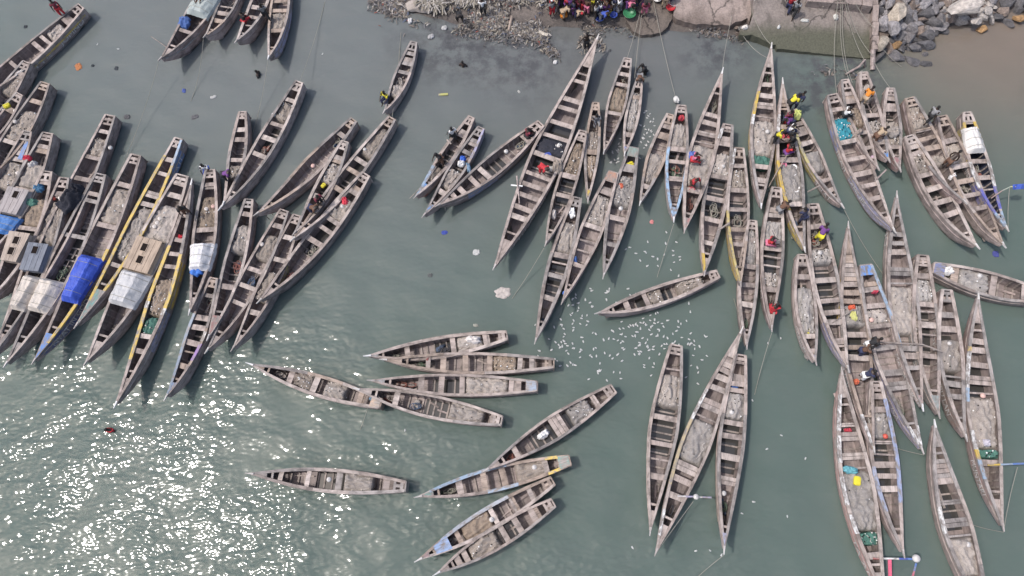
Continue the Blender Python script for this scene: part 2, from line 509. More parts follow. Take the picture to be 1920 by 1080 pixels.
big = [ # u, v, radius px, aspect, rot, kind, z
 (1683, 22, 18, 1.25, 55, 'cream', 1.3, 'large cream boulder with yellow top beside the slipway kerb'),
 (1654, 78, 12, 1.15, 70, 'cream', .75, 'rounded cream boulder against the end of the kerb wall'),
 (1675, 52, 13, 1.15, -20, 'grey', .9, 'grey boulder just below the large cream boulder'),
 (1655, 44, 14, 1.3, 90, 'grey', .9, 'tall grey boulder against the middle of the kerb wall'),
 (1807, 14, 21, 1.35, -8, 'white', 1.5, 'largest pale limestone boulder in the heap'),
 (1853, 20, 8, 1.3, 85, 'white', 1.2, 'smooth white boulder at the right edge of the pale heap'),
 (1682, 84, 9, 1.2, 70, 'orange', .3, 'orange stone at the waterline below the dark boulders'),
 (1842, 54, 8, 1.3, -15, 'orange', .15, 'orange stone in shallow water below the pale boulders'),
 (1911, 34, 9, 1.5, 10, 'orange', .3, 'orange stone at the right edge of the photo'),
 (1833, 39, 9, 1.25, 10, 'white', .8, 'flat pale stone at the foot of the pale heap'),
 (1845, 33, 8, 1.2, -10, 'white', .9, 'pale stone lying behind the flat pale stone'),
 (1738, 66, 11, 1.2, 15, 'dark', .5, 'dark boulder at the outer corner of the grey heap'),
 (1890, 43, 9, 2.0, -48, 'dark', .1, 'long dark rock lying alone in the shallows at right'),
 (1769, 60, 7, 1.4, -20, 'dark', .05, 'small dark rock alone in brown water between the heaps'),
 (1680, 107, 12, 1.5, -40, 'dark', .08, 'flat dark slab rock half sunk beyond the heap'),
 (1703, 92, 7, .9, 20, 'dark', -.02, 'dark rock barely breaking the surface near orange stone'),
 (1735, 101, 5, 1.2, 0, 'dark', .05, 'smallest dark rock alone in the brown water'),
 (1710, 117, 14, 1.6, -8, 'dark', -.16, 'large weedy rock awash in the brown water'),
 (1738, 122, 10, 1.6, -15, 'dark', -.08, 'weedy flat rock awash beside the larger one'),
 (1651, 102, 9, 2.2, 50, 'dark', .25, 'narrow dark rock leaning at the end of timber pile'),
 (1735, 84, 12, 1.8, 5, 'dark', .1, 'ridged dark rock at the waterline of the grey heap'),
]
for r_ in big: rock(*r_)
occupied = [(r_[0], r_[1], r_[2]) for r_ in big]
rr = random.Random(5)
def fill(where, poly_fn, n, ukinds, rlo, rhi, u0, u1, v0, v1):
    k = 0; tries = 0
    while k < n and tries < 6000:
        tries += 1
        u = rr.uniform(u0, u1); v = rr.uniform(v0, v1)
        if not poly_fn(u, v): continue
        r = rr.uniform(rlo, rhi)
        if any(math.hypot(u-a, v-b) < (r+c)*.64 for a, b, c in occupied): continue
        occupied.append((u, v, r)); k += 1
        d = lerp_tab(SHORE, u)-v
        kind = rr.choice(ukinds)
        if d < 12 and kind == 'grey': kind = 'dark'
        rock(u, v, r, rr.uniform(1, 1.5), rr.uniform(0, 180), kind, max(.1, d*.0125+.1), '%s %s boulder %s' % ('small' if r < 8.5 else 'big', RWORD[kind], where))
gz = lambda u, v: 1650 < u < 1768 and v < 95-(max(0, u-1720))*1.0
wz = lambda u, v: 1764 < u < 1868 and v < 44-abs(u-1815)*.12
fill('in the grey heap beside the kerb wall', gz, 34, ['grey', 'grey', 'grey', 'dark', 'brown'], 9, 13, 1650, 1768, -30, 92)
fill('wedged in the grey heap beside the kerb wall', gz, 60, ['grey', 'dark', 'brown', 'grey'], 4.5, 8, 1650, 1768, -30, 95)
fill('in the pale heap right of the grey heap', wz, 22, ['white', 'white', 'grey', 'brown'], 7, 11, 1764, 1868, -30, 42)
fill('wedged in the pale heap right of grey heap', wz, 45, ['white', 'white', 'brown'], 3.5, 6, 1764, 1868, -25, 46)
fill('in the upper right corner of the photo', lambda u, v: u > 1866, 16, ['dark', 'grey', 'brown'], 7, 12, 1868, 1960, -30, 26)
fill('in the water below the broken slab edge', lambda u, v: True, 14, ['dark', 'brown'], 2.5, 4.5, 1300, 1405, 48, 72)
fill('in the gap between slab and slipway', lambda u, v: True, 8, ['grey', 'brown'], 3, 5, 1388, 1420, 52, 62)

# ================================================================ BOATS
Z = {'a': (0, 0, 3.6), 'b': (280, 0, 3.6), 'c': (0, 220, 3.6), 'd': (0, 480, 3.6), 'e': (300, 180, 3.6), 'f': (300, 420, 3.6), 'g': (680, 0, 3.6),
     'h': (740, 180, 3.6), 'i': (1000, 0, 3.6), 'j': (1000, 220, 3.6), 'k': (1280, 100, 3.6), 'l': (1280, 360, 3.6), 'm': (1520, 120, 3.6),
     'n': (1520, 340, 3.6), 'o': (1520, 560, 3.6), 'p': (1520, 780, 3.6), 'q': (440, 600, 3.6), 'r': (700, 600, 2.88), 's': (740, 780, 3.6),
     't': (1140, 620, 3.6), 'u': (1140, 800, 4), 'v': (960, 400, 3.6), 'G': (0, 0, 1)}
BLUE = (.10, .22, .50); LBLUE = (.28, .38, .50); YEL = (.56, .39, .07); TEAL = (.10, .27, .25); RED = (.45, .07, .06); WHT = (.75, .75, .74)
PINK = (.50, .28, .26); LILAC = (.33, .32, .48); DBLUE = (.05, .07, .22); ORNG = (.50, .22, .08); GREY = (.30, .31, .32)
# no, stern px, prow px, beam m, kind, phrase, tokens, options
BOATS = [
(1, (152, 12), (-112, 216), 1.95, 'T', 'boat with white lettering moored in the upper left corner', 'a T450 T313 T262 T108 Npale:335-425', dict(lp=[('L', .02, .62, YEL, 'r')], txt=[('L', .05, .25, 'JOMND'), ('L', .33, .55, '2011E')], wh=[('L', .45, .56)])),
(2, (50, 117), (-105, 292), 1.75, 'T', 'boat below the lettered boat at the upper left edge', 'a T500 Ntan:520-640', {}),
(3, (37, 177), (-88, 300), 1.6, 'T', 'short boat holding a yellow can at the left edge', 'a T655 T760 Ntan:765-880', {}),
(4, (85, 156), (-62, 362), 1.95, 'T', 'boat holding two buoys near left edge under yellow can', 'a T690 T965 Ntan:740-955', {}),
(5, (52, 247), (-58, 432), 1.75, 'T', 'boat with blue plank by its stern at left edge', 'c T245 T285 Ntan:300-480', dict(plank=BLUE)),
(6, (90, 250), (-50, 505), 2.1, 'T', 'boat with grey cabin and red cloth at left edge', 'c T200 T492 Npale:310-478', dict(cabin=('c', 505, 665, (.33, .30, .30)))),
(7, (89, 322), (-30, 575), 1.95, 'T', 'boat with wooden cabin and greenish net at left edge', 'c T440 T752 Nbrown:545-738', dict(cabin=('c', 800, 985, (.36, .30, .255)))),
(8, (121, 334), (-18, 675), 1.85, 'T', 'boat with blue-grey cabin and orange buoy', 'c T520 Ntan:560-855', dict(cabin=('c', 872, 1052, (.165, .18, .215)))),
(11, (207, 217), (-32, 690), 2.05, 'T', 'long boat under dark net bundle and cream tarp', 'c T100 Ntan:135-262 T275 T420', {}),
(10, (189, 327), (7, 690), 2.1, 'T', 'boat with cream tarp left of the blue tarp', 'c T520 T566 T805 d', dict(tip=(.6, .56, .54))),
(12, (255, 291), (60, 684), 2.05, 'T', 'boat with bright blue tarp and blue bow', 'c T460 T735 Ntan:475-722', dict(bow=(BLUE, .86), lp=[('L', .45, .9, YEL, 'g'), ('L', .55, .95, DBLUE, 'h')], txt=[('L', .56, .90, 'NYAT IN GOD PLANT')])),
(13, (335, 260), (139, 617), 1.55, 'T', 'narrow boat with yellow rails and teal bow', 'c T290 T385 W505-548 T592 T1000 Npale:605-960 ', dict(lp=[('L', .14, .80, YEL, 'g'), ('R', .10, .86, YEL, 'g'), ('L', .0, .14, LBLUE, 'g'), ('L', .05, .3, BLUE, 'h')], bow=(TEAL, .80), txt=[('L', .08, .27, 'MASTATI')])),
(14, (342, 329), (157, 687), 2.4, 'T', 'broad boat with plank cabin and pale grey tarp', 'c T450 Npale:590-832', dict(cabin=('c', 842, 1052, (.36, .285, .225)))),
(15, (361, 335), (214, 766), 1.7, 'P', 'double-ended boat with yellow rails and brown net', 'c T655 T830 T925 T1010 Nbrown:1085-1340 Ngreen:1345-1465 T1480 T1580', dict(lp=[('L', .33, .58, YEL, 'g'), ('R', .30, .8, YEL, 'g'), ('L', .36, .56, YEL, 'h'), ('L', .58, .75, LILAC, 'h')], wh=[('L', .57, .60), ('R', .55, .58)])),
(16, (394, 319), (354, 592), 1.9, 'T', 'boat with white tarp and small blue sheet', 'e T600 T905 Nbrown:670-895', {}),
(17, (401, 522), (308, 752), 1.5, 'T', 'boat with blue bow and purple rail', 'd T420 T485 T590 t650 T745', dict(bow=((.16, .24, .40), .85), lp=[('L', .52, .66, (.30, .16, .45), 'g'), ('L', .42, .5, WHT, 'g'), ('R', .2, .95, GREY, 'h'), ('R', .3, .95, (.22, .28, .36), 'g')])),
(18, (455, 210), (417, 388), 1.5, 'T', 'boat wedged left of the long moored boat', 'e T230 T297 T435 Ntan:462-560', {}),
(19, (561, 154), (409, 396), 1.75, 'T', 'long boat whose bow rests across its left neighbour', 'b T605 T680 T845 T940 T1050 Ntan:692-810', {}),
(20, (663, 225), (475, 406), 1.7, 'T', 'grey boat lying apart above the wedge of boats', 'e Ntan:235-455 T482 T632 Nbrown:670-720', {}),
(21, (647, 266), (548, 443), 1.5, 'T', 'small boat with yellow scrap amidships', 'e T420 T685 T765 Npale:450-590', {}),
(22, (735, 222), (544, 454), 1.7, 'T', 'long boat crossing over the small yellow-scrap boat', 'e T445 T512 T635 Ntan:215-405', {}),
(23, (686, 327), (481, 570), 1.85, 'T', 'boat with red cloth beside a white float', 'e T650 T840 T900 T985 Ntan:690-830', {}),
(24, (467, 374), (388, 640), 1.65, 'T', 'boat with faded red bow', 'e T730 T800 T1290 Npale:865-1055', dict(bow=((.30, .13, .12), .82))),
(25, (533, 395), (384, 664), 1.75, 'T', 'boat with grey rails right of the red-bowed boat', 'e T880 T1180 T1290 T1400 Ntan:935-1110', {}),
(26, (557, 404), (433, 660), 1.6, 'T', 'boat with net amidships under a neighbours bow', 'f T95 T245 Ntan:320-525 T600', dict(lp=[('L', .25, .5, (.40, .40, .12), 'h')])),
(27, (440, -97), (297, 115), 2.3, 'T', 'broad boat under grey tarp at the top edge', 'b T215', dict(zm=.95, lp=[('L', .3, .95, GREY, 'r')])),
(28, (455, -65), (381, 72), 1.6, 'T', 'slim boat right of the grey tarp at top edge', 'b T-60 T95 T145 t50', {}),
(29, (515, -75), (440, 82), 1.65, 'T', 'boat with person holding red cloth at top edge', 'b T-60 T55 T120 t175', {}),
(30, (533, -70), (502, 113), 1.7, 'T', 'rightmost of the four boats at the top edge', 'b T10 T75 T210 Ntan:85-200', dict(lp=[('L', .4, .9, LILAC, 'h')])),
(31, (776, 79), (718, 214), 1.35, 'T', 'small boat with yellow-shirted person alone near top', 'g T365 T430 T492 Npale:570-650', {}),
(32, (884, 220), (776, 373), 1.3, 'T', 'slim blue-nosed boat with standing person in white', 'h T245 Ntan:480-575', dict(bow=((.12, .28, .60), .80), lp=[('R', .6, .95, LBLUE, 'g')])),
(33, (902, 240), (791, 409), 1.35, 'T', 'blue-nosed boat carrying blue and white bundles', 'h T305 T385 T652 Npale:500-620', dict(bow=((.10, .30, .66), .84), lp=[('L', 0, .3, LILAC, 'g'), ('L', .02, .3, LILAC, 'h')])),
(34, (1014, 232), (815, 389), 1.75, 'T', 'boat moored diagonally with its bow over blue-nosed boat', 'h T400 T452 T535 T607 Npale:275-392', dict(lp=[('L', .5, .75, (.2, .25, .42), 'h')])),
(35, (1123, 64), (924, 507), 2.65, 'P', 'longest double-ended boat', 'i T555 T680 T740 T840 T930 Ndark:942-1045 T1060 T1190 T1260 T1330 T1410 T1470', dict(zm=.95, txt=[('L', .66, .92, 'SU TU JM ABI')], lp=[('L', .05, .45, (.38, .35, .30), 'h')])),
(36, (1117, 193), (1102, 382), 1.2, 'T', 'slim boat with yellow mark near its tip', 'i T800 T1030 Ntan:880-1020 Nbrown:1045-1200', dict(bow=((.30, .30, .36), .88), band=[(.86, .92, YEL)])),
(37, (1093, 246), (1021, 463), 1.5, 'T', 'boat beside the longest boats lower flank', 'j T148 Nbrown:160-385 T400 T530', {}),
(38, (1177, 110), (1131, 290), 1.5, 'T', 'empty-ended boat left of the wading person', 'i T505 T575 Nbrown:585-745 T768', {}),
(39, (1199, 148), (1170, 294), 1.1, 'T', 'slim boat held by the wading person', 'i Ngrey:610-880 T912', dict(bow=((.22, .26, .50), .86))),
(40, (1150, 323), (1052, 572), 1.7, 'T', 'boat with orange stern and pale net', 'j T510 T740 t840 t905 T1000 Npale:525-725', dict(deck=(.42, .2, .12), txt=[])),
(41, (1082, 371), (1002, 646), 1.65, 'T', 'boat with white bag in its stern', 'j Npale:700-912 T935 t985 T1072 T1222 bd', {}),
(42, (1188, 277), (1130, 524), 1.7, 'T', 'boat with green stern and yellow can', 'j T355 Ngrey:390-590 T685 T860', dict(deck=(.14, .28, .25))),
(43, (1257, 215), (1198, 387), 1.45, 'T', 'small boat with net forward of midships, two rails clean', 'i T855 T928 j T135 Npale:240-440 T470', {}),
(44, (1278, 198), (1263, 418), 1.65, 'T', 'boat with light blue bow and rails', 'i Npale:830-1000 T1010 T1095 T1210', dict(bow=((.25, .42, .62), .86), lp=[('R', .35, .95, (.30, .44, .60), 'g'), ('R', .2, .9, GREY, 'h'), ('L', .5, .92, (.30, .44, .60), 'g')])),
(45, (1356, 127), (1282, 439), 2.1, 'P', 'reddish double-ended boat with blue bundle on rail', 'i T780 T835 W893-925 t968 Npale:975-1270 T1290', dict(bow=((.40, .20, .19), .90), lp=[('R', .35, .6, (.32, .36, .46), 'h')])),
(46, (1365, 234), (1320, 519), 1.85, 'T', 'boat with white paint on stern rail', 'j T150 T182 Npale:240-392 T405 T555 T695 T850', dict(wh=[('R', .03, .10)], lp=[('R', .85, .97, YEL, 'g'), ('R', .2, .8, GREY, 'h')])),
(47, (1386, 278), (1389, 540), 1.65, 'T', 'boat with worn yellow left rail', 'j T330 Ntan:350-482 T495 T625 T760 T860', dict(lp=[('R', .22, .42, YEL, 'h'), ('R', .45, .93, YEL, 'h'), ('R', .45, .95, (.50, .40, .15), 'g')], wh=[('R', .0, .12)])),
(48, (1411, 414), (1400, 656), 1.4, 'T', 'small boat tucked under the yellow-railed boat', 'l Ngrey:225-492 T505 T630 T762', {}),
(49, (1447, 80), (1427, 393), 1.95, 'P', 'pointed boat with grey and green net', 'k T215 T290 W335-380 t432 Npale:445-685 Ngreen:690-755 T768 T860', dict(lp=[('R', .28, .42, YEL, 'h'), ('R', .48, .62, YEL, 'h'), ('R', .28, .42, YEL, 'g')], txt=[('R', .62, .82, 'GIMMAI')], wh=[('R', .42, .48)])),
(50, (1467, 146), (1510, 475), 1.85, 'P', 'crowded boat with yellow rail and white buckets', 'k T350 T500 T590 T722 Ngrey:735-1010 T1020', dict(lp=[('R', .3, .72, YEL, 'h'), ('R', .46, .75, YEL, 'g'), ('R', .8, .98, (.55, .42, .06), 'h')], wh=[('R', .20, .32)])),
(51, (1487, 207), (1583, 392), 1.4, 'T', 'small yellow-sided boat with bundled stern', 'k T480 T545 T610 Ngrey:665-800 T860 T925', dict(lp=[('R', .2, .65, (.50, .42, .08), 'h'), ('R', .1, .5, (.5, .44, .2), 'g')], txt=[('R', .66, .86, 'TALAT')])),
(52, (1456, 352), (1447, 623), 1.65, 'T', 'boat with two people in red', 'l T160 Ngrey:190-365 T385 t440 t500 Npale:540-648 T660', dict(txt=[('R', .25, .5, 'WALI'), ('R', .55, .75, 'DIOM')])),
(53, (1524, 383), (1592, 699), 1.9, 'T', 'long boat with purple-clad person bending', 'l T235 Ngrey:378-482 T597 T735 T815 T880 T1010', dict(lp=[('R', .7, .98, LILAC, 'h')], txt=[])),
(54, (1504, 478), (1531, 686), 1.5, 'T', 'small boat with net and blue tip', 'l T490 T575 Ngrey:630-960 T975 T1080', dict(bow=((.20, .25, .45), .9), txt=[('R', .62, .85, 'OYUNTUN')])),
(55, (1590, 415), (1640, 852), 1.95, 'P', 'double-ended boat with white bow and clutter', 'l D330-605 T625 T682 T740 Ngrey:760-905 T965 T1050 T1120', dict(lp=[('R', .25, .42, YEL, 'h')], txt=[('R', .2, .38, 'BAKULE AN'), ('R', .64, .8, 'UMULU')], wh=[('R', .84, .98)])),
(56, (1623, 497), (1732, 852), 2.05, 'T', 'boat with bright blue stern deck', 'l T660 T770 Npale:785-890 W895-920 o T185 T330 T500 W560-620', dict(deck=(.10, .27, .66), lp=[('L', 0, .45, LBLUE, 'g'), ('R', .3, .5, LBLUE, 'h'), ('R', .5, .98, LILAC, 'h')], txt=[('R', .16, .34, 'NUMUKU'), ('R', .60, .82, 'AM MUSA')], wh=[('R', .86, .98), ('L', .86, .98)])),
(57, (1681, 358), (1731, 772), 2.1, 'P', 'long boat lettered in white with pale net', 'n T360 T420 T480 W582-640 t690 Npale:700-1030 T1130 T1180 T1260', dict(txt=[('R', .17, .24, 'JO'), ('R', .47, .64, 'SOWA'), ('R', .74, .98, 'MAMA THOR')], bow=((.36, .25, .235), .93))),
(58, (1642, 716), (1696, 1047), 1.8, 'T', 'boat with red float and blue right rail', 'o T660 T750 Ngrey:760-950 W958-985 t1052 T1122 T1198 T1285', dict(lp=[('L', .1, .7, (.28, .34, .52), 'g'), ('R', .5, .75, (.30, .34, .46), 'g')], txt=[('R', .45, .62, 'SEM ESEN')], wh=[('R', .2, .38)])),
(59, (1577, 688), (1662, 1135), 2.15, 'P', 'boat with yellow can and green net at bottom edge', 'o W838-868 W900-962 W1040-1090 t1145 Ngrey:1160-1572 Ngreen:1575-1668 T1735', dict(lp=[('R', .1, .9, PINK, 'h')], wh=[('R', .12, .28), ('R', .30, .42), ('R', .48, .60), ('R', .64, .72)], txt=[('R', .74, .95, 'TA AMA')])),
(60, (1730, 479), (1762, 786), 1.8, 'T', 'boat crossed by a grey pole near its bow', 'n T540 T640 Ngrey:655-818 T832 t880 T970 t1035 T1180', dict(lp=[('R', .3, .9, GREY, 'h')], bow=((.27, .32, .31), .86), txt=[('R', .55, .8, 'DIOMUI')])),
(61, (1775, 544), (1813, 829), 1.7, 'T', 'boat with whitish net and lettered flank', 'n T800 T905 T1000 Npale:1060-1280 t1320 T1370 T1455', dict(lp=[('R', .1, .9, (.24, .16, .14), 'h')], txt=[('R', .52, .82, 'SADIBU LAN'), ('R', .12, .4, 'FATOU')], wh=[])),
(62, (1834, 547), (1882, 997), 2.1, 'P', 'pointed boat with yellow stripe at right edge', 'o T290 T350 T450 W522-585 t640 Npale:655-1012 Ngreen:1015-1075 T1110', dict(lp=[('R', .24, .42, YEL, 'g'), ('R', .60, .72, YEL, 'g'), ('R', .1, .9, (.33, .22, .21), 'h'), ('R', .42, .48, LBLUE, 'g'), ('R', .72, .80, LBLUE, 'g')], txt=[('R', .45, .60, 'JAMES TIDIL'), ('R', .72, .86, 'MUNTARI')], wh=[('R', .26, .42), ('R', .60, .68)])),
(63, (1751, 786), (1868, 1190), 1.95, 'P', 'pointed pale boat cut off by bottom edge', 'p T180 D290-420 T440 W565-600 W688-752 t808 Npale:820-1090', dict(lp=[('R', .1, .9, (.33, .25, .24), 'h')], wh=[('R', .42, .55)], tip=(.7, .7, .7))),
(64, (1560, 178), (1680, 438), 1.9, 'T', 'boat with turquoise net', 'm T310 Nblue:358-512 T525 T640 T742 T822 T910', dict(lp=[('R', .2, .36, (.24, .27, .52), 'h'), ('R', .55, .98, LILAC, 'h')], txt=[('R', .36, .5, 'IBAJI'), ('R', .56, .75, 'LAMINES')])),
(65, (1584, 150), (1649, 321), 1.35, 'T', 'slim boat between turquoise net boat and orange-shirted person', 'm T205 T255 Nbrown:290-420 T468 T570', {}),
(66, (1619, 136), (1669, 306), 1.4, 'T', 'boat with orange-shirted person at its rail', 'm Npale:130-240 T350 Npale:380-470 T530', dict(txt=[('R', .3, .62, 'BISMILAH')], band=[(.88, .93, (.1, .25, .55))])),
(67, (1670, 166), (1689, 324), 1.4, 'T', 'reddish slim boat with net spilling over rail', 'm T235 T310 Ntan:380-545 T562 T650', dict(bow=((.34, .17, .17), .8), lp=[('R', .2, .95, (.27, .15, .15), 'h')])),
(68, (1706, 184), (1813, 384), 1.85, 'T', 'boat with striped-shirt person stepping at its rail', 'm Ntan:275-440 W440-462 T507 T572 Ntan:620-690', {}),
(69, (1766, 218), (1886, 466), 1.75, 'T', 'plain boat left of the colourful boat', 'm T520 Ntan:535-680 T692 T792 T885 T975', {}),
(70, (1705, 255), (1837, 468), 1.85, 'T', 'plain boat lowest of the upper right group', 'm T560 T605 Ntan:612-738 T748 T840 T930 T1015', {}),
(71, (1813, 211), (1891, 435), 1.5, 'T', 'brightly painted boat with white heap', 'm T395 T660 T770 t850', dict(inner=(.03, .035, .06), lp=[('L', .08, .22, YEL, 'g'), ('R', .08, .20, YEL, 'g'), ('R', .20, .32, RED, 'g'), ('L', .40, .62, WHT, 'g'), ('R', .40, .62, WHT, 'g'), ('L', .60, .80, (.10, .11, .42), 'g'), ('R', .62, .84, (.10, .11, .42), 'g'), ('R', .1, .38, (.5, .4, .1), 'h'), ('R', .5, .8, (.12, .13, .40), 'h'), ('L', .5, .8, (.12, .13, .40), 'h'), ('L', .82, .98, LBLUE, 'g'), ('R', .82, .98, LBLUE, 'g')], txt=[('R', .42, .58, 'BISMIL')])),
(72, (1751, 502), (2012, 563), 1.95, 'T', 'boat cut off by the right edge', 'n Ngrey:1000-1212 T1228 T1440', dict(deck=(.2, .24, .45))),
(73, (950, 629), (681, 668), 1.75, 'T', 'uppermost of four boats side by side, white bag aboard', 'r T690 T605 T432 T185 Npale:448-596', dict(bow=((.33, .34, .34), .9))),
(74, (1038, 681), (711, 674), 1.7, 'T', 'second of four boats side by side, red spot forward', 'r T855 T792 T628 T497 T378 T297 Nbrown:642-778', {}),
(75, (1007, 724), (688, 713), 1.7, 'T', 'third of four boats side by side, bluish stern', 'r T785 T745 T480 T368 T260 Npale:492-735', dict(deck=(.25, .32, .42), bow=((.33, .34, .34), .9))),
(76, (940, 789), (660, 727), 1.75, 'T', 'lowest of four boats side by side, net at stern', 'r T645 T125 Npale:405-600', {}),
(77, (714, 757), (461, 680), 1.65, 'T', 'boat ending under the bow of its right neighbour', 'q T850 T545 T380 Npale:600-752 Ntan:400-530', dict(deck=(.42, .3, .22))),
(78, (1150, 729), (903, 886), 1.7, 'T', 'boat with white heap and red-marked thwart', 'r W1185-1210 Ngrey:1062-1175 W968-1030 T770', dict(txt=[('L', .2, .45, 'WIN WI')])),
(79, (1068, 863), (776, 933), 1.75, 'T', 'boat with teal ends and yellow rail blocks', 's T735 T605 T440 Ntan:815-1040', dict(deck=(.13, .28, .24), bow=((.16, .34, .29), .88), lp=[('L', .07, .15, (.65, .45, .03), 'g'), ('R', .07, .15, (.65, .45, .03), 'g'), ('R', .4, .9, LBLUE, 'g'), ('L', .35, .55, LBLUE, 'g'), ('L', .2, .5, (.32, .16, .14), 'h')], txt=[])),
(80, (1036, 902), (777, 1054), 1.65, 'T', 'boat with faded red and blue bow', 's T920 W790-825 T670 Nbrown:455-655 T432', dict(bow=((.38, .22, .23), .90), band=[(.76, .86, (.28, .38, .58))], lp=[('R', .3, .8, (.34, .37, .42), 'g')])),
(81, (1037, 943), (811, 1080), 1.6, 'T', 'boat lying just below the red and blue bow', 's T935 T830 T738 Ntan:500-695 T480 T430', {}),
(82, (760, 912), (460, 887), 1.75, 'T', 'lone boat in the sun glitter', 'G T725 T636 T578 T527 Npale:642-700', {}),
(83, (1346, 514), (1114, 589), 1.6, 'T', 'boat lying across among the white birds', 'v Ntan:1120-1300 T905 Ntan:918-1020 T775', {}),
(84, (1268, 648), (1218, 1005), 2.0, 'T', 'boat with pale spotted net under its stern', 't t118 t262 Npale:290-515 T590 T765 t870 T985', dict(txt=[])),
(85, (1393, 612), (1227, 1043), 1.95, 'P', 'long double-ended boat with wire-rigged pole', 't D150-250 T270 T320 T392 W470-540 t590 Ngrey:605-890 D895-960 T1010 T1120', dict(wh=[('R', .30, .44), ('R', .82, .92)], lp=[('R', .44, .72, (.42, .34, .20), 'g'), ('R', .75, .82, LILAC, 'h')])),
(86, (1389, 666), (1357, 1040), 1.75, 'T', 'boat with pink flank and blue chest near stern', 't T360 T405 Ngrey:418-598 T625 T715 T855 W985-1045', dict(lp=[('R', .2, .85, (.40, .30, .24), 'h')], bow=((.30, .31, .42), .9))),
]
BI = {}
M_bilge = plain('bilge_water', (.05, .048, .046), .04, .5)
GEARM = [cloth(c, .85, None, 6, .3) for c in ((.05, .05, .06), (.20, .17, .15), (.33, .30, .28), (.07, .10, .16), (.10, .14, .10), (.24, .10, .08))]
def gear(b, t, seed, label):
    """a tangle of rope turns and lumps lying on the bottom boards"""
    rc = random.Random(seed)
    mb = MB(); w = max(.12, inner_half(b, t, .3)*.75); m1, m2 = rc.randrange(6), rc.randrange(6)
    z0 = section(b, t)[2]+.05
    for _ in range(rc.randint(3, 6)):
        mb.ball((rc.uniform(-.4, .4), rc.uniform(-w, w)*.7, z0+.08), (rc.uniform(.10, .26), rc.uniform(.07, min(.2, w*.6)), rc.uniform(.06, .20)), 8, 5, 0)
    for _ in range(rc.randint(2, 4)):
        cx, cy, r = rc.uniform(-.35, .35), rc.uniform(-w, w)*.4, rc.uniform(.08, .22)
        mb.tube([(cx+math.cos(a*.6)*r*(1+.04*a), cy+math.sin(a*.6)*min(r, w*.6), z0+.22+.012*a) for a in range(18)], .022, 5, 1)
    for _ in range(rc.randint(0, 2)):
        a = rc.uniform(-.5, .5); mb.bar((-.7, a*w, z0+.25), (.7, -a*w, z0+.35), .05, .03, 2)
    o = mb.build('gear_heap', [GEARM[m1], GEARM[m2] if rc.random() < .5 else M_rope, M_top], None, True)
    o.location = b.world(t, 0, 0); o.rotation_euler = (0, 0, b.ang)
    tag(o, label, 'fishing gear', 'gear lying in the boats')
GB = 'fishing boats moored off the beach'

def beam_fn(kind, t, B, p=1.6):
    if kind == 'P':
        if t < .52: u = t/.52; return B*(1-(1-u)**1.6)
        u = (t-.52)/.48; return B*(1-u**1.6)
    if t < .47: u = t/.47; return B*(.42+.58*math.sin(u*math.pi/2)**.95)
    u = (t-.47)/.53
    return B*(1-u**p)
class Boat:
    pass
def make_boat(spec):
    no, sp, pp_, beam, kind, phrase, toks, op = spec
    b = Boat(); b.no = no; b.phrase = phrase; b.kind = kind; b.full = 2.1 if no in (73, 74, 75, 76, 77, 79, 80, 81, 82, 83) else random.Random(no*5).uniform(1.35, 2.0); b.B = (.92 if b.full == 2.1 else 1)*beam*.5*(.79 if no > 14 else .86); b.op = op
    b.zm = op.get('zm', .72 if beam < 1.5 else .84)
    b.zp = b.zm+.80 if beam > 1.4 else b.zm+.6
    b.zs = b.zm+(.72 if kind == 'P' else .22)
    S = at(sp[0], sp[1], b.zs); P = at(pp_[0], pp_[1], b.zp)
    b.S = Vector((S.x, S.y, 0)); b.P = Vector((P.x, P.y, 0))
    d = b.P-b.S; b.L = d.length; b.dir = d.normalized(); b.nrm = Vector((-b.dir.y, b.dir.x, 0))
    b.ang = math.atan2(d.y, d.x)
    b.mid = (b.S+b.P)/2
    beak = .30/b.L
    b.te = 1-beak; b.ts = beak if kind == 'P' else 0.0
    b.g = lambda t: b.zm+((b.zs-b.zm)*((.45-t)/.45)**2.1 if t < .45 else (b.zp-b.zm)*((t-.45)/.55)**2.1)
    def hb(t):
        s = (t-b.ts)/(b.te-b.ts); s = min(max(s, 0), 1)
        return max(.032, beam_fn(kind, s, b.B, b.full))
    b.hb = hb
    b.X = lambda t: (t-.5)*b.L
    b.world = lambda t, y, z: b.S+b.dir*(t*b.L)+b.nrm*y+Vector((0, 0, z))
    return b
def keel(b, t):
    z = -.28
    if t > .72: z += (b.zp-.12+.28)*((t-.72)/.28)**1.8
    if b.kind == 'P' and t < .28: z += (b.zs-.12+.28)*((.28-t)/.28)**1.8
    if b.kind == 'T' and t < .16: z += .34*((.16-t)/.16)**1.5
    return min(z, b.g(t)-.12)
def t_of(b, zone, c):
    z0 = Z[zone]; sp, pp_ = proj(b.world(0, 0, b.zs)), proj(b.world(1, 0, b.zp))
    ax = 0 if abs(pp_[0]-sp[0]) > abs(pp_[1]-sp[1]) else 1
    target = z0[ax]+c/z0[2]
    lo, hi = 0.0, 1.0
    inc = pp_[ax] > sp[ax]
    for _ in range(22):
        m = (lo+hi)/2; q = proj(b.world(m, 0, b.g(m)-.1))[ax]
        if (q < target) == inc: lo = m
        else: hi = m
    return (lo+hi)/2
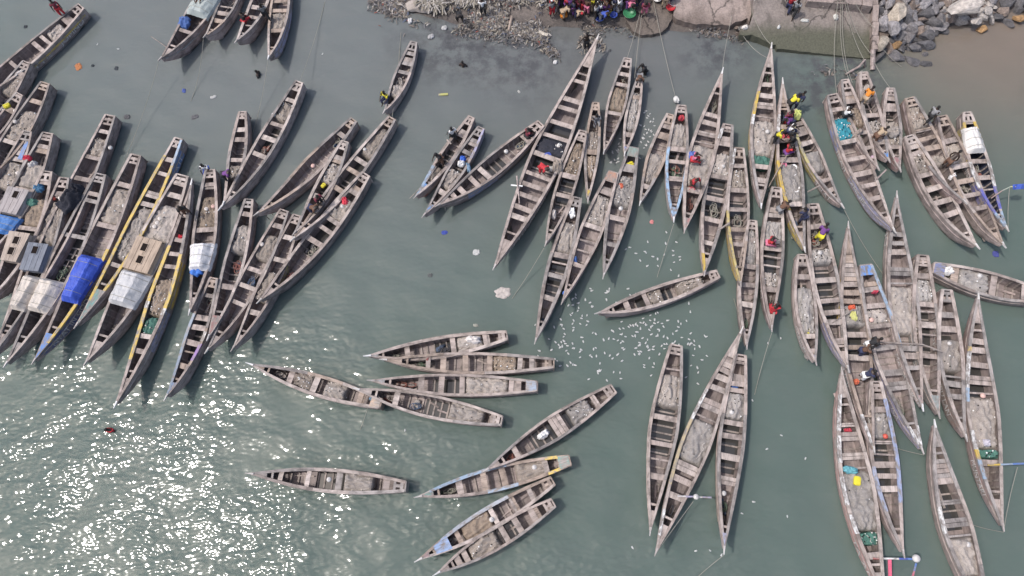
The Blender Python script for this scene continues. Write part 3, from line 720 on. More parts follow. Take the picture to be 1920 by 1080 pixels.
def section(b, t):
    """outer and inner profile, starboard half given as (y, z)"""
    h, g, k = b.hb(t), b.g(t), keel(b, t)
    top = g; z1 = k+(top-k)*.28; z2 = k+(top-k)*.58
    outer = [(0, k), (h*.66, k+(top-k)*.05), (h*.93, z1), (h*.99, z2), (h, top)]
    th = .05
    hi_ = max(h-th, .012); fl = min(max(.09, k+.10), g-.06)
    inner = [(hi_, top), (hi_*.97, fl+(top-fl)*.55), (hi_*.84, fl+.02), (0, fl)]
    return outer, inner, fl
def inner_half(b, t, z):
    _, inn, fl = section(b, t)
    pts = list(reversed(inn))
    for (y0, z0), (y1, z1) in zip(pts, pts[1:]):
        if z <= z1 or (y1, z1) == pts[-1]:
            f = 0 if z1 == z0 else min(max((z-z0)/(z1-z0), 0), 1)
            return y0+(y1-y0)*f
    return inn[0][0]
def hull(b, root):
    n = 34
    ts = [b.ts+(b.te-b.ts)*i/n for i in range(n+1)]
    V = []; F = []; MI = []
    prof = 0
    for t in ts:
        o, i_, _ = section(b, t); x = b.X(t)
        ring = [(x, -y, z) for y, z in reversed(o)] + [(x, y, z) for y, z in o[1:]]   # R top .. keel .. L top  (9)
        ring += [(x, y, z) for y, z in i_] + [(x, -y, z) for y, z in reversed(i_[:-1])]   # inner L top .. floor .. R top (7)
        prof = len(ring); V += ring
    no_out = 8
    for a in range(n):
        for k in range(prof):
            k2 = (k+1) % prof
            F.append((a*prof+k, a*prof+k2, (a+1)*prof+k2, (a+1)*prof+k))
            MI.append(0 if k < no_out or k == 8 or k == prof-1 else 1)
    F.append(tuple(range(prof))); MI.append(0)
    F.append(tuple(n*prof+k for k in reversed(range(prof)))); MI.append(0)
    inm = M_in if 'inner' not in b.op else wood('inside_%d' % b.no, b.op['inner'])
    o = mesh('hull', V, F, [random.Random(b.no).choice([M_side, M_side, M_side2, M_side3]), inm], root, MI)
    # flip if needed (consistent normals)
    bm = bmesh.new(); bm.from_mesh(o.data); bmesh.ops.recalc_face_normals(bm, faces=bm.faces); bm.to_mesh(o.data); bm.free()
    return o
def strip(b, root, name, side, t0, t1, fn, mat, n=None):
    """loft of a 4-point section fn(t)->[(y,z)*4] along the boat; side +1 left, -1 right"""
    n = n or max(3, int((t1-t0)*30))
    V = []; F = []
    for i in range(n+1):
        t = t0+(t1-t0)*i/n; x = b.X(t)
        for y, z in fn(t): V.append((x, side*y, z))
    for i in range(n):
        for k in range(4):
            q = (i*4+k, i*4+(k+1) % 4, (i+1)*4+(k+1) % 4, (i+1)*4+k)
            F.append(q if side > 0 else tuple(reversed(q)))
    F.append((3, 2, 1, 0) if side > 0 else (0, 1, 2, 3))
    e = n*4; F.append((e, e+1, e+2, e+3) if side > 0 else (e+3, e+2, e+1, e))
    return mesh(name, V, F, mat, root)
GW = .15
def gun_fn(b, up=0.0, grow=0.0):
    def f(t):
        h, g = b.hb(t), b.g(t)
        o_ = h+.035+grow; i_ = max(h-b.gw*(.55+.45*min(1, h/.5))-grow, .004)
        return [(i_, g+.004+up), (i_, g+.055+up+grow), (o_, g+.055+up+grow), (o_, g-.03+up)][::-1]
    return f
def rail_fn(b, frac, wd=.09, out=.03, grow=0):
    def f(t):
        h, g, k = b.hb(t), b.g(t), keel(b, t)
        z = g-frac*(g-max(k, -.02)); 
        y = h*1.0-.012*frac
        return [(y-.03, z-wd/2), (y-.03, z+wd/2), (y+out, z+wd/2-.015), (y+out, z-wd/2+.015)][::-1]
    return f
def band_fn(b, f0, f1, off):
    def f(t):
        def pt(fr):
            o, _, _ = section(b, t); g = b.g(t); zz = g-fr*(g-max(keel(b, t), 0))
            pts = list(reversed(o))
            for (y0, z0), (y1, z1) in zip(pts, pts[1:]):
                if zz >= z1: 
                    q = (zz-z1)/(z0-z1) if z0 != z1 else 0
                    return (y1+(y0-y1)*q, zz)
            return (pts[-1][0], zz)
        a = pt(f0); c = pt(f1)
        return [(a[0]-.01, a[1]), (a[0]+off, a[1]), (c[0]+off, c[1]), (c[0]-.01, c[1])]
    return f
def cross(b, root, name, t, half, z, th, mat, skew=0.0, drop=0):
    """a board athwart: trapezoid that follows the inner sides"""
    t0, t1 = t-half/b.L, t+half/b.L
    y0 = inner_half(b, t0, z)+.012; y1 = inner_half(b, t1, z)+.012
    x0, x1 = b.X(t0), b.X(t1)
    mb = MB()
    mb.hexa([(x0+skew, -y0, z-th), (x1+skew, -y1, z-th), (x1-skew, y1, z-th), (x0-skew, y0, z-th),
             (x0+skew, -y0, z), (x1+skew, -y1, z), (x1-skew, y1, z), (x0-skew, y0, z)])
    return mb.build(name, mat, root)
def rib(b, root, t):
    pts = []
    _, inn, fl = section(b, t)
    prof = [(y, z) for y, z in inn]
    ring = [(y-.02, z) for y, z in prof[:3]]
    ring[0] = (ring[0][0], b.g(t)-.05)
    seq = [(-y, z) for y, z in ring] + [(0, fl+.02)] + [(y, z) for y, z in reversed(ring)]
    V = []; F = []; x = b.X(t); w = .045
    for y, z in seq:
        c = Vector((0, 0, b.g(t))); d = Vector((0, y, z))-c
        inn_ = d*(1-.07/max(d.length, .1))+c
        V += [(x-w, y, z-.02), (x+w, y, z-.02), (x+w, inn_.y, inn_.z+.01), (x-w, inn_.y, inn_.z+.01)]
    for i in range(len(seq)-1):
        for k in range(1, 4):
            F.append((i*4+k, i*4+(k+1) % 4, (i+1)*4+(k+1) % 4, (i+1)*4+k))
    return mesh('rib', V, F, M_rib, root)
def heap(b, t0, t1, kind, high=None, name='fishing_net', label=None, seed=0, wid=.97):
    nl = max(10, int((t1-t0)*b.L*13)); nw = 22
    V = []; F = []
    off = Vector((seed*3.7, seed*1.3, 0))
    for i in range(nl+1):
        f = i/nl; t = t0+(t1-t0)*f; x = b.X(t)
        endf = min(1, min(f, 1-f)*9); endf = math.sqrt(max(0, 1-(1-endf)**2))
        g = b.g(t); base = .12
        hh = (high if high is not None else g-.10)
        for j in range(nw+1):
            s = j/nw*2-1
            p = Vector((x, s*b.B, 0))
            z = base+(hh-base)*(.30+.70*endf)*(1.04-.20*s*s)
            z += noise.noise(p*1.3+off)*.13 + noise.noise(p*3.4+off)*.07 + noise.noise(p*9+off)*.05 + noise.noise(p*21+off)*.03
            z += (abs(noise.noise(Vector((x*2.6+s*1.2, s*2.2-x*.8, 4))+off))-.22)*.26
            z = max(z, .1)
            y = s*(inner_half(b, t, min(z, g-.06))*wid)
            V.append((x + noise.noise(p*2+off)*.05, y, z))
    for i in range(nl):
        for j in range(nw):
            a = i*(nw+1)+j; F.append((a, a+nw+1, a+nw+2, a+1))
    # skirt so the heap has a body down to the floor
    n0 = len(V)
    for j in range(nw+1): V.append((V[j][0], V[j][1]*.95, .1))
    for j in range(nw): F.append((j, j+1, n0+j+1, n0+j))
    n1 = len(V); e = nl*(nw+1)
    for j in range(nw+1): V.append((V[e+j][0], V[e+j][1]*.95, .1))
    for j in range(nw): F.append((e+j+1, e+j, n1+j, n1+j+1))
    o = mesh(name, V, F, M_net[kind], None, None, True)
    o.location = b.mid; o.rotation_euler = (0, 0, b.ang)
    rc = random.Random(seed+50)
    mb = MB()                                  # small corks and dark knots strung through the heap
    for _ in range(rc.choice([0, 8, 20, 34])):
        q = V[rc.randrange(nl*(nw+1))]
        mb.ball((q[0], q[1]*.93, q[2]+.02), rc.uniform(.022, .05), 6, 4, rc.choice([0, 1, 1, 2]))
    if mb.v: tag(mb.build('net_corks', [M_white, M_hair, M_float], o), kind='stuff')
    mb = MB()
    for _ in range(rc.randint(0, 2)):          # head ropes lying over it
        i0 = rc.randrange(nl//2); j = rc.uniform(3, nw-3); pts = []
        for i in range(i0, min(nl, i0+rc.randint(6, nl))):
            j = min(max(j+rc.uniform(-1.3, 1.3), 1), nw-1)
            q = V[i*(nw+1)+int(j)]; pts.append((q[0], q[1], q[2]+.02))
        if len(pts) > 3: mb.tube(pts, .012, 4)
    if mb.v: mb.build('head_rope', rc.choice([M_rope, M_side2, M_float]), o)
    return o
NETW = {'tan': 'tan', 'pale': 'pale', 'grey': 'grey', 'green': 'green', 'blue': 'turquoise', 'dark': 'dark', 'brown': 'brown'}
NETSEEN = {}
def text_mesh(s):
    cu = bpy.data.curves.new('t', 'FONT'); cu.body = s; cu.resolution_u = 2; cu.size = 1
    o = bpy.data.objects.new('t', cu); COL.objects.link(o)
    dg = bpy.context.evaluated_depsgraph_get()
    me = bpy.data.meshes.new_from_object(o.evaluated_get(dg))
    bpy.data.objects.remove(o); bpy.data.curves.remove(cu)
    vs = [v.co.copy() for v in me.vertices]; fs = [tuple(p.vertices) for p in me.polygons]
    bpy.data.meshes.remove(me)
    return vs, fs
def lettering(b, root, side, t0, t1, s):
    vs, fs = text_mesh(s)
    xs = [v.x for v in vs]; x0, x1 = min(xs), max(xs)
    V = []
    sg = 1 if side == 'L' else -1
    for v in vs:
        f = (v.x-x0)/(x1-x0)
        t = t1-(t1-t0)*f if side == 'L' else t0+(t1-t0)*f
        fr = .26+.40*(1-v.y/.72)
        q = band_fn(b, fr, fr, .03)(t)[1]
        V.append((b.X(t), sg*q[0], q[1]))
    mesh('lettering', V, fs, paint((.66, .66, .65), .38), root)

def build_boat(spec, idx):
    b = make_boat(spec); op = b.op
    root = empty('pirogue', b.mid, b.ang)
    tag(root, 'weathered wooden fishing ' + b.phrase, 'fishing boat', GB)
    b.root = root; b.gun = {}; b.rail = {}
    b.hull = hull(b, root)
    rnd = random.Random(b.no*7+1)
    top = rnd.choice([M_top, M_top, M_old, M_pale, M_tan, M_top])
    b.gw = rnd.uniform(.11, .17)
    b.top = top
    for s in (1, -1):
        cuts = [b.ts, rnd.uniform(.26, .40), rnd.uniform(.58, .72), b.te]       # rail planks scarfed end to end
        for q, (c0, c1) in enumerate(zip(cuts, cuts[1:])):
            g_ = strip(b, root, 'gunwale', s, c0+(.0006 if q else 0), c1-(.0006 if q < 2 else 0), gun_fn(b, rnd.uniform(0, .008)), rnd.choice([top, top, M_top, M_old, M_pale]), 13)
            if q == 1: b.gun[s] = g_
        strip(b, b.hull, 'waterline_stain', s, b.ts+.05, b.te-.16, band_fn(b, .84, 1.04, .012), M_stain, 24)
        b.rail[s] = strip(b, root, 'rubbing_strake', s, b.ts+.02, b.te-.02, rail_fn(b, .33), rnd.choice([M_side, M_top]), 30)
    # planked bow
    bt, bcol = .875, None
    if 'bow' in op: bcol, bt = op['bow']
    bm_ = paint(bcol, .47) if bcol else top
    def deck_piece(name, ta, tb, mat, up=.012):
        n = 7; V = []; F = []
        for i in range(n+1):
            t = ta+(tb-ta)*i/n; y = max(b.hb(t)-.02, .02); z = b.g(t)+up; x = b.X(t)
            V += [(x, -y, z-.05), (x, y, z-.05), (x, y, z), (x, -y, z)]
        for i in range(n):
            for k in range(4): F.append((i*4+k, i*4+(k+1) % 4, (i+1)*4+(k+1) % 4, (i+1)*4+k))
        F.append((3, 2, 1, 0)); F.append((n*4, n*4+1, n*4+2, n*4+3))
        return mesh(name, V, F, mat, root)
    ends = [(bt, b.te, 1)] + ([(b.ts, 1-bt+.01, -1)] if b.kind == 'P' else [])
    for ta, tb, s in ends:
        bd = deck_piece('bow_deck', ta, tb, bm_, .062 if bcol else .014)
        # mooring bitt and slot just behind the deck
        tt = ta-.03*s if s > 0 else tb+.03
        cross(b, root, 'bow_beam', tt, .06, b.g(tt)-.02, .06, top)
        # white beak
        te = b.te if s > 0 else b.ts; tend = 1.0 if s > 0 else 0.0
        z = b.g(te)+.05; z2 = (b.zp if s > 0 else b.zs)+.05
        mb = MB(); w = .05; x0, x1 = b.X(te)-.14*s, b.X(tend)
        q = [(x0, -w, z-.13), (x1, -.02, z2-.05), (x1, .02, z2-.05), (x0, w, z-.13), (x0, -w, z+.02), (x1, -.02, z2+.02), (x1, .02, z2+.02), (x0, w, z+.02)]
        mb.hexa(q)
        tcol = op.get('tip', rnd.choice([(.62, .60, .58), (.5, .47, .45), (.70, .70, .70), (.42, .38, .36)]))
        o = mb.build('prow_tip', paint(tcol, .36), bd)
    for t0, t1, c in op.get('band', []): deck_piece('painted_band', t0, t1, paint(c, .4), .075)
    if b.kind == 'T':
        mb = MB(); z = b.g(0); h = b.hb(0)
        mb.box(b.X(0)-.05, b.X(0)+.03, -h-.02, h+.02, .25, z+.03)
        mb.build('transom', top, root)
        dm = paint(op['deck'], .45) if 'deck' in op else top
        sl = rnd.uniform(.42, .62)
        cross(b, root, 'stern_deck', .012+.09/b.L, .09, b.g(.02)+.03, .05, dm)
        cross(b, root, 'stern_beam', sl/b.L, .07, b.g(.06)+.02, .06, top)
        mb = MB(); w_ = rnd.uniform(.05, .09)
        mb.hexa([(b.X(0)+.16, -w_, b.g(.02)-.03), (b.X(0)+sl-.05, -w_, b.g(.05)-.04), (b.X(0)+sl-.05, w_, b.g(.05)-.04), (b.X(0)+.16, w_, b.g(.02)-.03), (b.X(0)+.16, -w_, b.g(.02)+.025), (b.X(0)+sl-.05, -w_, b.g(.05)+.015), (b.X(0)+sl-.05, w_, b.g(.05)+.015), (b.X(0)+.16, w_, b.g(.02)+.025)])
        mb.build('stern_post', top, root)
        if rnd.random() < .6: cross(b, root, 'stern_seat', (sl+rnd.uniform(.55, .85))/b.L, rnd.uniform(.12, .22), b.g(.1)-.12, .05, rnd.choice([top, M_rib, M_tan]))
        if 'deck' in op:
            deck_piece('stern_cover', .004, .62/b.L, dm, .064)
        if 'plank' in op:
            mb = MB(); mb.hexa([(b.X(.06), .02, b.g(.1)-.06), (b.X(.26), .05, b.g(.2)-.06), (b.X(.26), .36, b.g(.2)-.06), (b.X(.06), .28, b.g(.1)-.06), (b.X(.06), .02, b.g(.1)-.03), (b.X(.26), .05, b.g(.2)-.03), (b.X(.26), .36, b.g(.2)-.03), (b.X(.06), .28, b.g(.1)-.03)])
            mb.build('side_board', paint(op['plank'], .4), root)
    # fittings from the token string
    zone = None; occ = []
    for tk in toks_of(spec):
        k = tk[0]
        if len(tk) == 1: zone = tk; continue
        if tk == 'bd': continue
        if k in 'Tt':
            t = t_of(b, zone, float(tk[1:]))
            if not .03 < t < .93: continue
            hw = (.145+rnd.uniform(-.02, .035)) if k == 'T' else .05
            cross(b, root, 'thwart' if k == 'T' else 'cross_bar', t, hw, b.g(t)-(.035 if k == 'T' else .06), .045, rnd.choice([top, top, M_pale, M_top]), rnd.uniform(-.03, .03))
            occ.append((t-.03, t+.03))
        elif k in 'WD':
            a, c = tk[1:].split('-'); ta, tb = sorted((t_of(b, zone, float(a)), t_of(b, zone, float(c))))
            n = max(2, int(round((tb-ta)*b.L/.26)))
            for i in range(n):
                tc = ta+(tb-ta)*(i+.5)/n
                cross(b, root, 'deck_plank', tc, (tb-ta)*b.L/n/2-.012, b.g(tc)-.035+rnd.uniform(-.012, .012), .04, rnd.choice([top, top, M_pale, M_top]))
            occ.append((ta, tb))
        elif k == 'N':
            kind, rng = tk[1:].split(':'); i0 = rng.index('-', 1); a, c = rng[:i0], rng[i0+1:]
            ta, tb = sorted((t_of(b, zone, float(a)), t_of(b, zone, float(c))))
            ta = max(ta, .05); tb = min(tb, .93)
            o = heap(b, ta, tb, kind, None, 'fishing_net', seed=idx*3+len(occ))
            key = (b.no, kind); NETSEEN[key] = NETSEEN.get(key, 0)+1
            lab = '%s net heap inside %s%s' % (NETW[kind], 'the second hold of ' if NETSEEN[key] > 1 else '', b.phrase)
            tag(o, lab, 'fishing net', 'fishing nets heaped in the boats')
            occ.append((ta-.01, tb+.01))
    if 'cabin' in op:
        zn, a, c, colr = op['cabin']
        ta, tb = sorted((t_of(b, zn, a), t_of(b, zn, c)))
        cabin(b, root, ta, tb, colr, rnd)
        occ.append((ta-.01, tb+.01))
    occ += op.get('occ', [])
    # ribs where the bilge is open
    t = .09
    while t < .86:
        if not any(a <= t <= c for a, c in occ): rib(b, root, t)
        t += .40/b.L*rnd.uniform(.85, 1.15)
    # bilge water lying in the open part of some hulls
    if rnd.random() < .55:
        ta, tb = rnd.uniform(.22, .38), rnd.uniform(.52, .68); V = []; n = 10
        for i in range(n+1):
            t = ta+(tb-ta)*i/n; z = section(b, t)[2]+.035; h = inner_half(b, t, z)*.97
            V += [(b.X(t), -h, .126), (b.X(t), h, .126)]
        mesh('bilge_water', V, [(2*i, 2*i+2, 2*i+3, 2*i+1) for i in range(n)], M_bilge, root)
    # loose boards on the bottom of the open ends
    for k in range(rnd.randint(3, 6)):
        tc = rnd.choice([rnd.uniform(.74, .84), rnd.uniform(.08, .2), rnd.uniform(.2, .8)])
        if any(a <= tc <= c for a, c in occ): continue
        hl = rnd.uniform(.25, .6); y = rnd.uniform(-.4, .4)*b.hb(tc); z = section(b, tc)[2]+.08
        if tc+hl/b.L > .88 or tc-hl/b.L < .03: continue
        a_ = rnd.uniform(-.12, .12)
        mb = MB(); mb.bar((b.X(tc)-hl, y-a_, z), (b.X(tc)+hl, y+a_, z+rnd.uniform(0, .1)), rnd.uniform(.07, .16), .03)
        mb.build('bottom_board', rnd.choice([M_rib, M_top, M_side]), root)
    for t, wh_ in ((rnd.uniform(.76, .84), 'bow'), (rnd.uniform(.13, .2), 'stern'), (rnd.uniform(.45, .6), 'middle')):
        if not any(a-.01 <= t <= c+.01 for a, c in occ) and rnd.random() < (.85 if wh_ == 'bow' else .6):
            gear(b, t, b.no*31+int(t*100), 'gear in %s of %s' % (wh_, b.phrase))
    for sd, t0, t1, c, where in op.get('lp', []):
        s = 1 if sd == 'L' else -1
        t0 = max(t0, b.ts+.005); t1 = min(t1, b.te-.005)
        if where == 'g': strip(b, b.gun[s], 'painted_rail', s, t0, t1, gun_fn(b, .012, .006), paint(c, .42))
        elif where == 'h': strip(b, b.hull, 'painted_panel', s, t0, t1, band_fn(b, .03, .75, .016), paint(c, .43))
        else: strip(b, b.rail[s], 'painted_strake', s, t0, t1, rail_fn(b, .33, .11, .042), paint(c, .40))
    for sd, t0, t1 in op.get('wh', []):
        s = 1 if sd == 'L' else -1
        strip(b, b.gun[s], 'white_patch', s, max(t0, b.ts+.01), min(t1, b.te-.01), gun_fn(b, .02, .010), paint(WHT, .47, .35))
    for sd, t0, t1, s in op.get('txt', []): lettering(b, b.hull, sd, t0, t1, s)
    BI[b.no] = b
    return b
def toks_of(spec): return spec[6].split()
def cabin(b, root, ta, tb, colr, rnd):
    w = wood('cabin_wood_%d' % b.no, colr, .75, .3, .95, 1.05, .8)
    z0 = b.g((ta+tb)/2)-.02; z1 = z0+.40
    ya, yb = b.hb(ta)-.06, b.hb(tb)-.06
    xa, xb = b.X(ta), b.X(tb)
    mb = MB()
    mb.hexa([(xa, -ya, z0), (xb, -yb, z0), (xb, yb, z0), (xa, ya, z0), (xa+.05, -ya*.86, z1), (xb-.08, -yb*.84, z1), (xb-.08, yb*.84, z1), (xa+.05, ya*.86, z1)])
    cab = mb.build('cabin', w, root)
    n = 4
    for i in range(n):      # roof planks running along the boat
        f0, f1 = -1+2*i/n+.015, -1+2*(i+1)/n-.015
        mb = MB()
        x0, x1 = xa-.03, xb+.0
        q0, q1 = ya*.94, yb*.92
        zz = z1+.004+rnd.uniform(0, .012)
        mb.hexa([(x0, q0*f0, zz), (x1, q1*f0, zz), (x1, q1*f1, zz), (x0, q0*f1, zz), (x0, q0*f0, zz+.03), (x1, q1*f0, zz+.03), (x1, q1*f1, zz+.03), (x0, q0*f1, zz+.03)])
        mb.build('roof_plank', w, cab)
    for f in ((.28, .66) if b.no in (7, 14) else (.25,)):
        xc = xa+(xb-xa)*f; y = rnd.uniform(-.1, .1)
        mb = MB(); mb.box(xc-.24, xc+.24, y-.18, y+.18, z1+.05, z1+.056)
        mb.build('hatch', plain('hatch_painted_shade', (.02, .016, .015), .9, 0), cab)  # flat near-black panel: shade of an open hatch painted in, roof not cut
        mb = MB()
        for (x0, x1, y0, y1) in ((xc-.29, xc+.29, y-.22, y-.181), (xc-.29, xc+.29, y+.181, y+.22), (xc-.29, xc-.241, y-.181, y+.181), (xc+.241, xc+.29, y-.181, y+.181)):
            mb.box(x0, x1, y0, y1, z1+.045, z1+.075)
        mb.build('hatch_coaming', w, cab)

# room for the tarpaulins that cover some holds
TARPS = [ # boat, zone, a, b, colour, label, raised
 (11, 'd', 145, 372, (.50, .45, .40), 'upper cream canvas tarp tied over the boat at left edge', .55),
 (10, 'd', 170, 385, (.52, .47, .42), 'lower cream canvas tarp tied over hold beside blue tarp', .55),
 (12, 'd', 10, 318, (.035, .08, .45), 'bright blue plastic tarp stretched over the hold of a boat', .60),
 (14, 'd', 118, 342, (.46, .46, .47), 'pale grey plastic tarp draped in front of plank cabin', .60),
 (16, 'f', 138, 325, (.62, .61, .62), 'white plastic tarp over the hold beside a blue sheet', .50),
 (27, 'b', -60, 120, (.34, .38, .37), 'grey green tarp over broad boat at the top edge', .50),
 (6, 'c', 672, 790, (.05, .16, .42), 'blue tarp corner behind the grey cabin at left edge', .3),
 (71, 'm', 440, 612, (.60, .58, .56), 'white plastic sheet heaped on the brightly painted boat', .45),
]
TOCC = {}
for i, s_ in enumerate(BOATS):
    tb_ = [t for t in TARPS if t[0] == s_[0]]
    if tb_:
        b0 = make_boat(s_)
        s_[7]['occ'] = [tuple(sorted((t_of(b0, t[1], t[2]), t_of(b0, t[1], t[3])))) for t in tb_]
    build_boat(s_, i)
def tarp(b, ta, tb, c, label, high, seed):
    nl, nw = 34, 26
    V = []; F = []
    off = Vector((seed*5.1, 0, 0))
    for i in range(nl+1):
        f = i/nl; t = ta+(tb-ta)*f; x = b.X(t)
        for j in range(nw+1):
            s = j/nw*2-1
            w = b.hb(t)+.10
            # ridge-roofed cover: flat top, sloping sides, drawn down past the rail
            rs = s+.10*math.sin(seed*2.1)
            prof = 1-max(0, (abs(rs)-.40)/.62)
            e = min(1, min(f, 1-f)*11)
            p = Vector((x, s*w, 0))
            z = b.g(t)+.02+high*min(prof, 1)*(.15+.85*e)-(.16 if abs(s) > .95 else 0)
            cr = abs(noise.noise(p*1.1+off))*.09 + noise.noise(Vector((x*1.2, s*5, 0))+off)*.04 + abs(noise.noise(Vector((x*3.5+s*2, s*2-x, 0))+off))*.06
            z += (cr-.05)
            V.append((x, s*w+noise.noise(p*3+off)*.04, z))
    for i in range(nl):
        for j in range(nw):
            a = i*(nw+1)+j; F.append((a, a+nw+1, a+nw+2, a+1))
    o = mesh('tarpaulin', V, F, cloth(c, .6, None, 1.4, .16))
    o.location = b.mid; o.rotation_euler = (0, 0, b.ang)
    mb = MB()
    for f in (.18, .5, .82):
        i = int(nl*f); row = [V[i*(nw+1)+j] for j in range(0, nw+1, 2)]
        mb.tube([(q[0], q[1], q[2]+.012) for q in row], .014, 4)
    mb.build('lashing', M_rope, o)
    tag(o, label, 'tarpaulin', 'tarpaulins over the boats')
for i, (n_, zn, a, c, colr, lab, hi) in enumerate(TARPS):
    b = BI[n_]
    ta, tb = sorted((t_of(b, zn, a), t_of(b, zn, c)))
    tarp(b, ta, tb, colr, lab, hi, i)

# ================================================================ PEOPLE
def skin_mesh(name, J, E, root, sub=1):
    me = bpy.data.meshes.new(name)
    keys = list(J)
    me.from_pydata([J[k][0] for k in keys], [], [(keys.index(a), keys.index(b)) for a, b in E])
    o = bpy.data.objects.new(name, me); COL.objects.link(o)
    o.modifiers.new('s', 'SKIN')
    for i, k in enumerate(keys):
        r = J[k][1]; me.skin_vertices[0].data[i].radius = r if isinstance(r, tuple) else (r, r)
        me.skin_vertices[0].data[i].use_root = (k == root)
    m = o.modifiers.new('u', 'SUBSURF'); m.levels = sub; m.render_levels = sub
    dg = bpy.context.evaluated_depsgraph_get()
    out = bpy.data.meshes.new_from_object(o.evaluated_get(dg))
    bpy.data.objects.remove(o)
    out.polygons.foreach_set('use_smooth', [True]*len(out.polygons))
    out.name = name
    return out
def pose(kind):
    """joints for a 1.70 m figure, feet on z=0, facing +x"""
    J = {}
    def put(k, x, y, z, r): J[k] = (Vector((x, y, z)), r)
    lean = {'stand': 0, 'walk': .12, 'bend': 1.15, 'sit': .2, 'reach': .45, 'carry': 0, 'arms': .05}[kind]
    hz = .50 if kind == 'sit' else (.86 if kind == 'bend' else .92)
    put('pelvis', 0, 0, hz, (.135, .115))
    def up(d, y=0, fwd=0): return Vector((math.sin(lean)*d+math.cos(lean)*fwd, y, hz+math.cos(lean)*d-math.sin(lean)*fwd))
    for k, d, r in (('waist', .16, (.13, .10)), ('chest', .36, (.155, .11)), ('neckbase', .50, (.09, .08)), ('neck', .56, .052)):
        J[k] = (up(d), r)
    hl = lean*.6
    hd = up(.56)
    J['head'] = (hd+Vector((math.sin(hl)*.09+.01, 0, math.cos(hl)*.09)), (.085, .085)); J['crown'] = (hd+Vector((math.sin(hl)*.20, 0, math.cos(hl)*.20)), (.07, .07))
    for s, n in ((1, 'l'), (-1, 'r')):
        J['sh'+n] = (up(.46, s*.19), .062)
        if kind in ('stand', 'walk'):
            J['el'+n] = (up(.19, s*.27, .02 if kind == 'stand' else s*.12), .045); J['wr'+n] = (up(-.05, s*.28, .12 if kind == 'stand' else s*.2+.05), .034); J['ha'+n] = (up(-.15, s*.27, .15 if kind == 'stand' else s*.23+.06), .032)
        elif kind == 'arms':
            J['el'+n] = (up(.34, s*.42, .06), .045); J['wr'+n] = (up(.22, s*.62, .16), .034); J['ha'+n] = (up(.20, s*.72, .18), .032)
        elif kind == 'carry':
            J['el'+n] = (up(.56, s*.33, .08), .045); J['wr'+n] = (up(.80, s*.26, .06), .034); J['ha'+n] = (up(.88, s*.22, .04), .032)
        else:
            J['el'+n] = (up(.28, s*.25, .24), .045); J['wr'+n] = (up(.22, s*.17, .46), .034); J['ha'+n] = (up(.20, s*.14, .55), .032)
        hx = {'walk': s*.06}.get(kind, 0)
        J['hip'+n] = (Vector((.0, s*.10, hz-.05)), .095)
        if kind == 'sit':
            J['kn'+n] = (Vector((.40, s*.15, .50)), .066); J['an'+n] = (Vector((.42, s*.14, .09)), .043); J['to'+n] = (Vector((.58, s*.16, .04)), .038)
        elif kind == 'walk':
            J['kn'+n] = (Vector((.05+s*.16, s*.11, .48)), .066); J['an'+n] = (Vector((s*.30-.02, s*.11, .09)), .043); J['to'+n] = (Vector((s*.30+.13, s*.12, .04)), .038)
        else:
            J['kn'+n] = (Vector((.04, s*.13, .49)), .066); J['an'+n] = (Vector((-.01, s*.14, .09)), .043); J['to'+n] = (Vector((.14, s*.16, .04)), .038)
    return J
PE = [('pelvis', 'waist'), ('waist', 'chest'), ('chest', 'neckbase'), ('neckbase', 'neck'), ('neck', 'head'), ('head', 'crown')]
for n in 'lr':
    PE += [('neckbase', 'sh'+n), ('sh'+n, 'el'+n), ('el'+n, 'wr'+n), ('wr'+n, 'ha'+n), ('pelvis', 'hip'+n), ('hip'+n, 'kn'+n), ('kn'+n, 'an'+n), ('an'+n, 'to'+n)]
BODY = {}
def get_pose(kind):
    if kind in BODY: return BODY[kind]
    J = pose(kind)
    body = skin_mesh('body', J, PE, 'pelvis')
    grow = lambda r, k: tuple(x+k for x in r) if isinstance(r, tuple) else r+k
    tk = ['pelvis', 'waist', 'chest', 'neckbase']
    S = {k: (J[k][0], grow(J[k][1], .028)) for k in tk}
    for n in 'lr':
        S['sh'+n] = (J['sh'+n][0], J['sh'+n][1]+.03)
        S['el'+n] = (J['sh'+n][0].lerp(J['el'+n][0], .75), .068)
    se = [('pelvis', 'waist'), ('waist', 'chest'), ('chest', 'neckbase')]+[x for n in 'lr' for x in (('neckbase', 'sh'+n), ('sh'+n, 'el'+n))]
    shirt = skin_mesh('shirt', S, se, 'pelvis')
    T = {'pelvis': (J['pelvis'][0]-Vector((0, 0, .02)), grow(J['pelvis'][1], .03))}
    te = []
    for n in 'lr':
        T['hip'+n] = (J['hip'+n][0], .125); T['kn'+n] = (J['kn'+n][0], .10); T['an'+n] = (J['kn'+n][0].lerp(J['an'+n][0], .55), .085)
        te += [('pelvis', 'hip'+n), ('hip'+n, 'kn'+n), ('kn'+n, 'an'+n)]
    trou = skin_mesh('trousers', T, te, 'pelvis')
    c = J['crown'][0]; h = J['head'][0]
    mb = MB(); ax = (c-h).normalized(); mb.ball(h+ax*.075-Vector((.022, 0, 0)), (.098, .098, .105), 10, 6)
    hair = bpy.data.meshes.new('hair'); hair.from_pydata([tuple(v) for v in mb.v], [], mb.f)
    hair.polygons.foreach_set('use_smooth', [True]*len(hair.polygons))
    BODY[kind] = dict(body=body, shirt=shirt, trousers=trou, hair=hair, top=c)
    return BODY[kind]
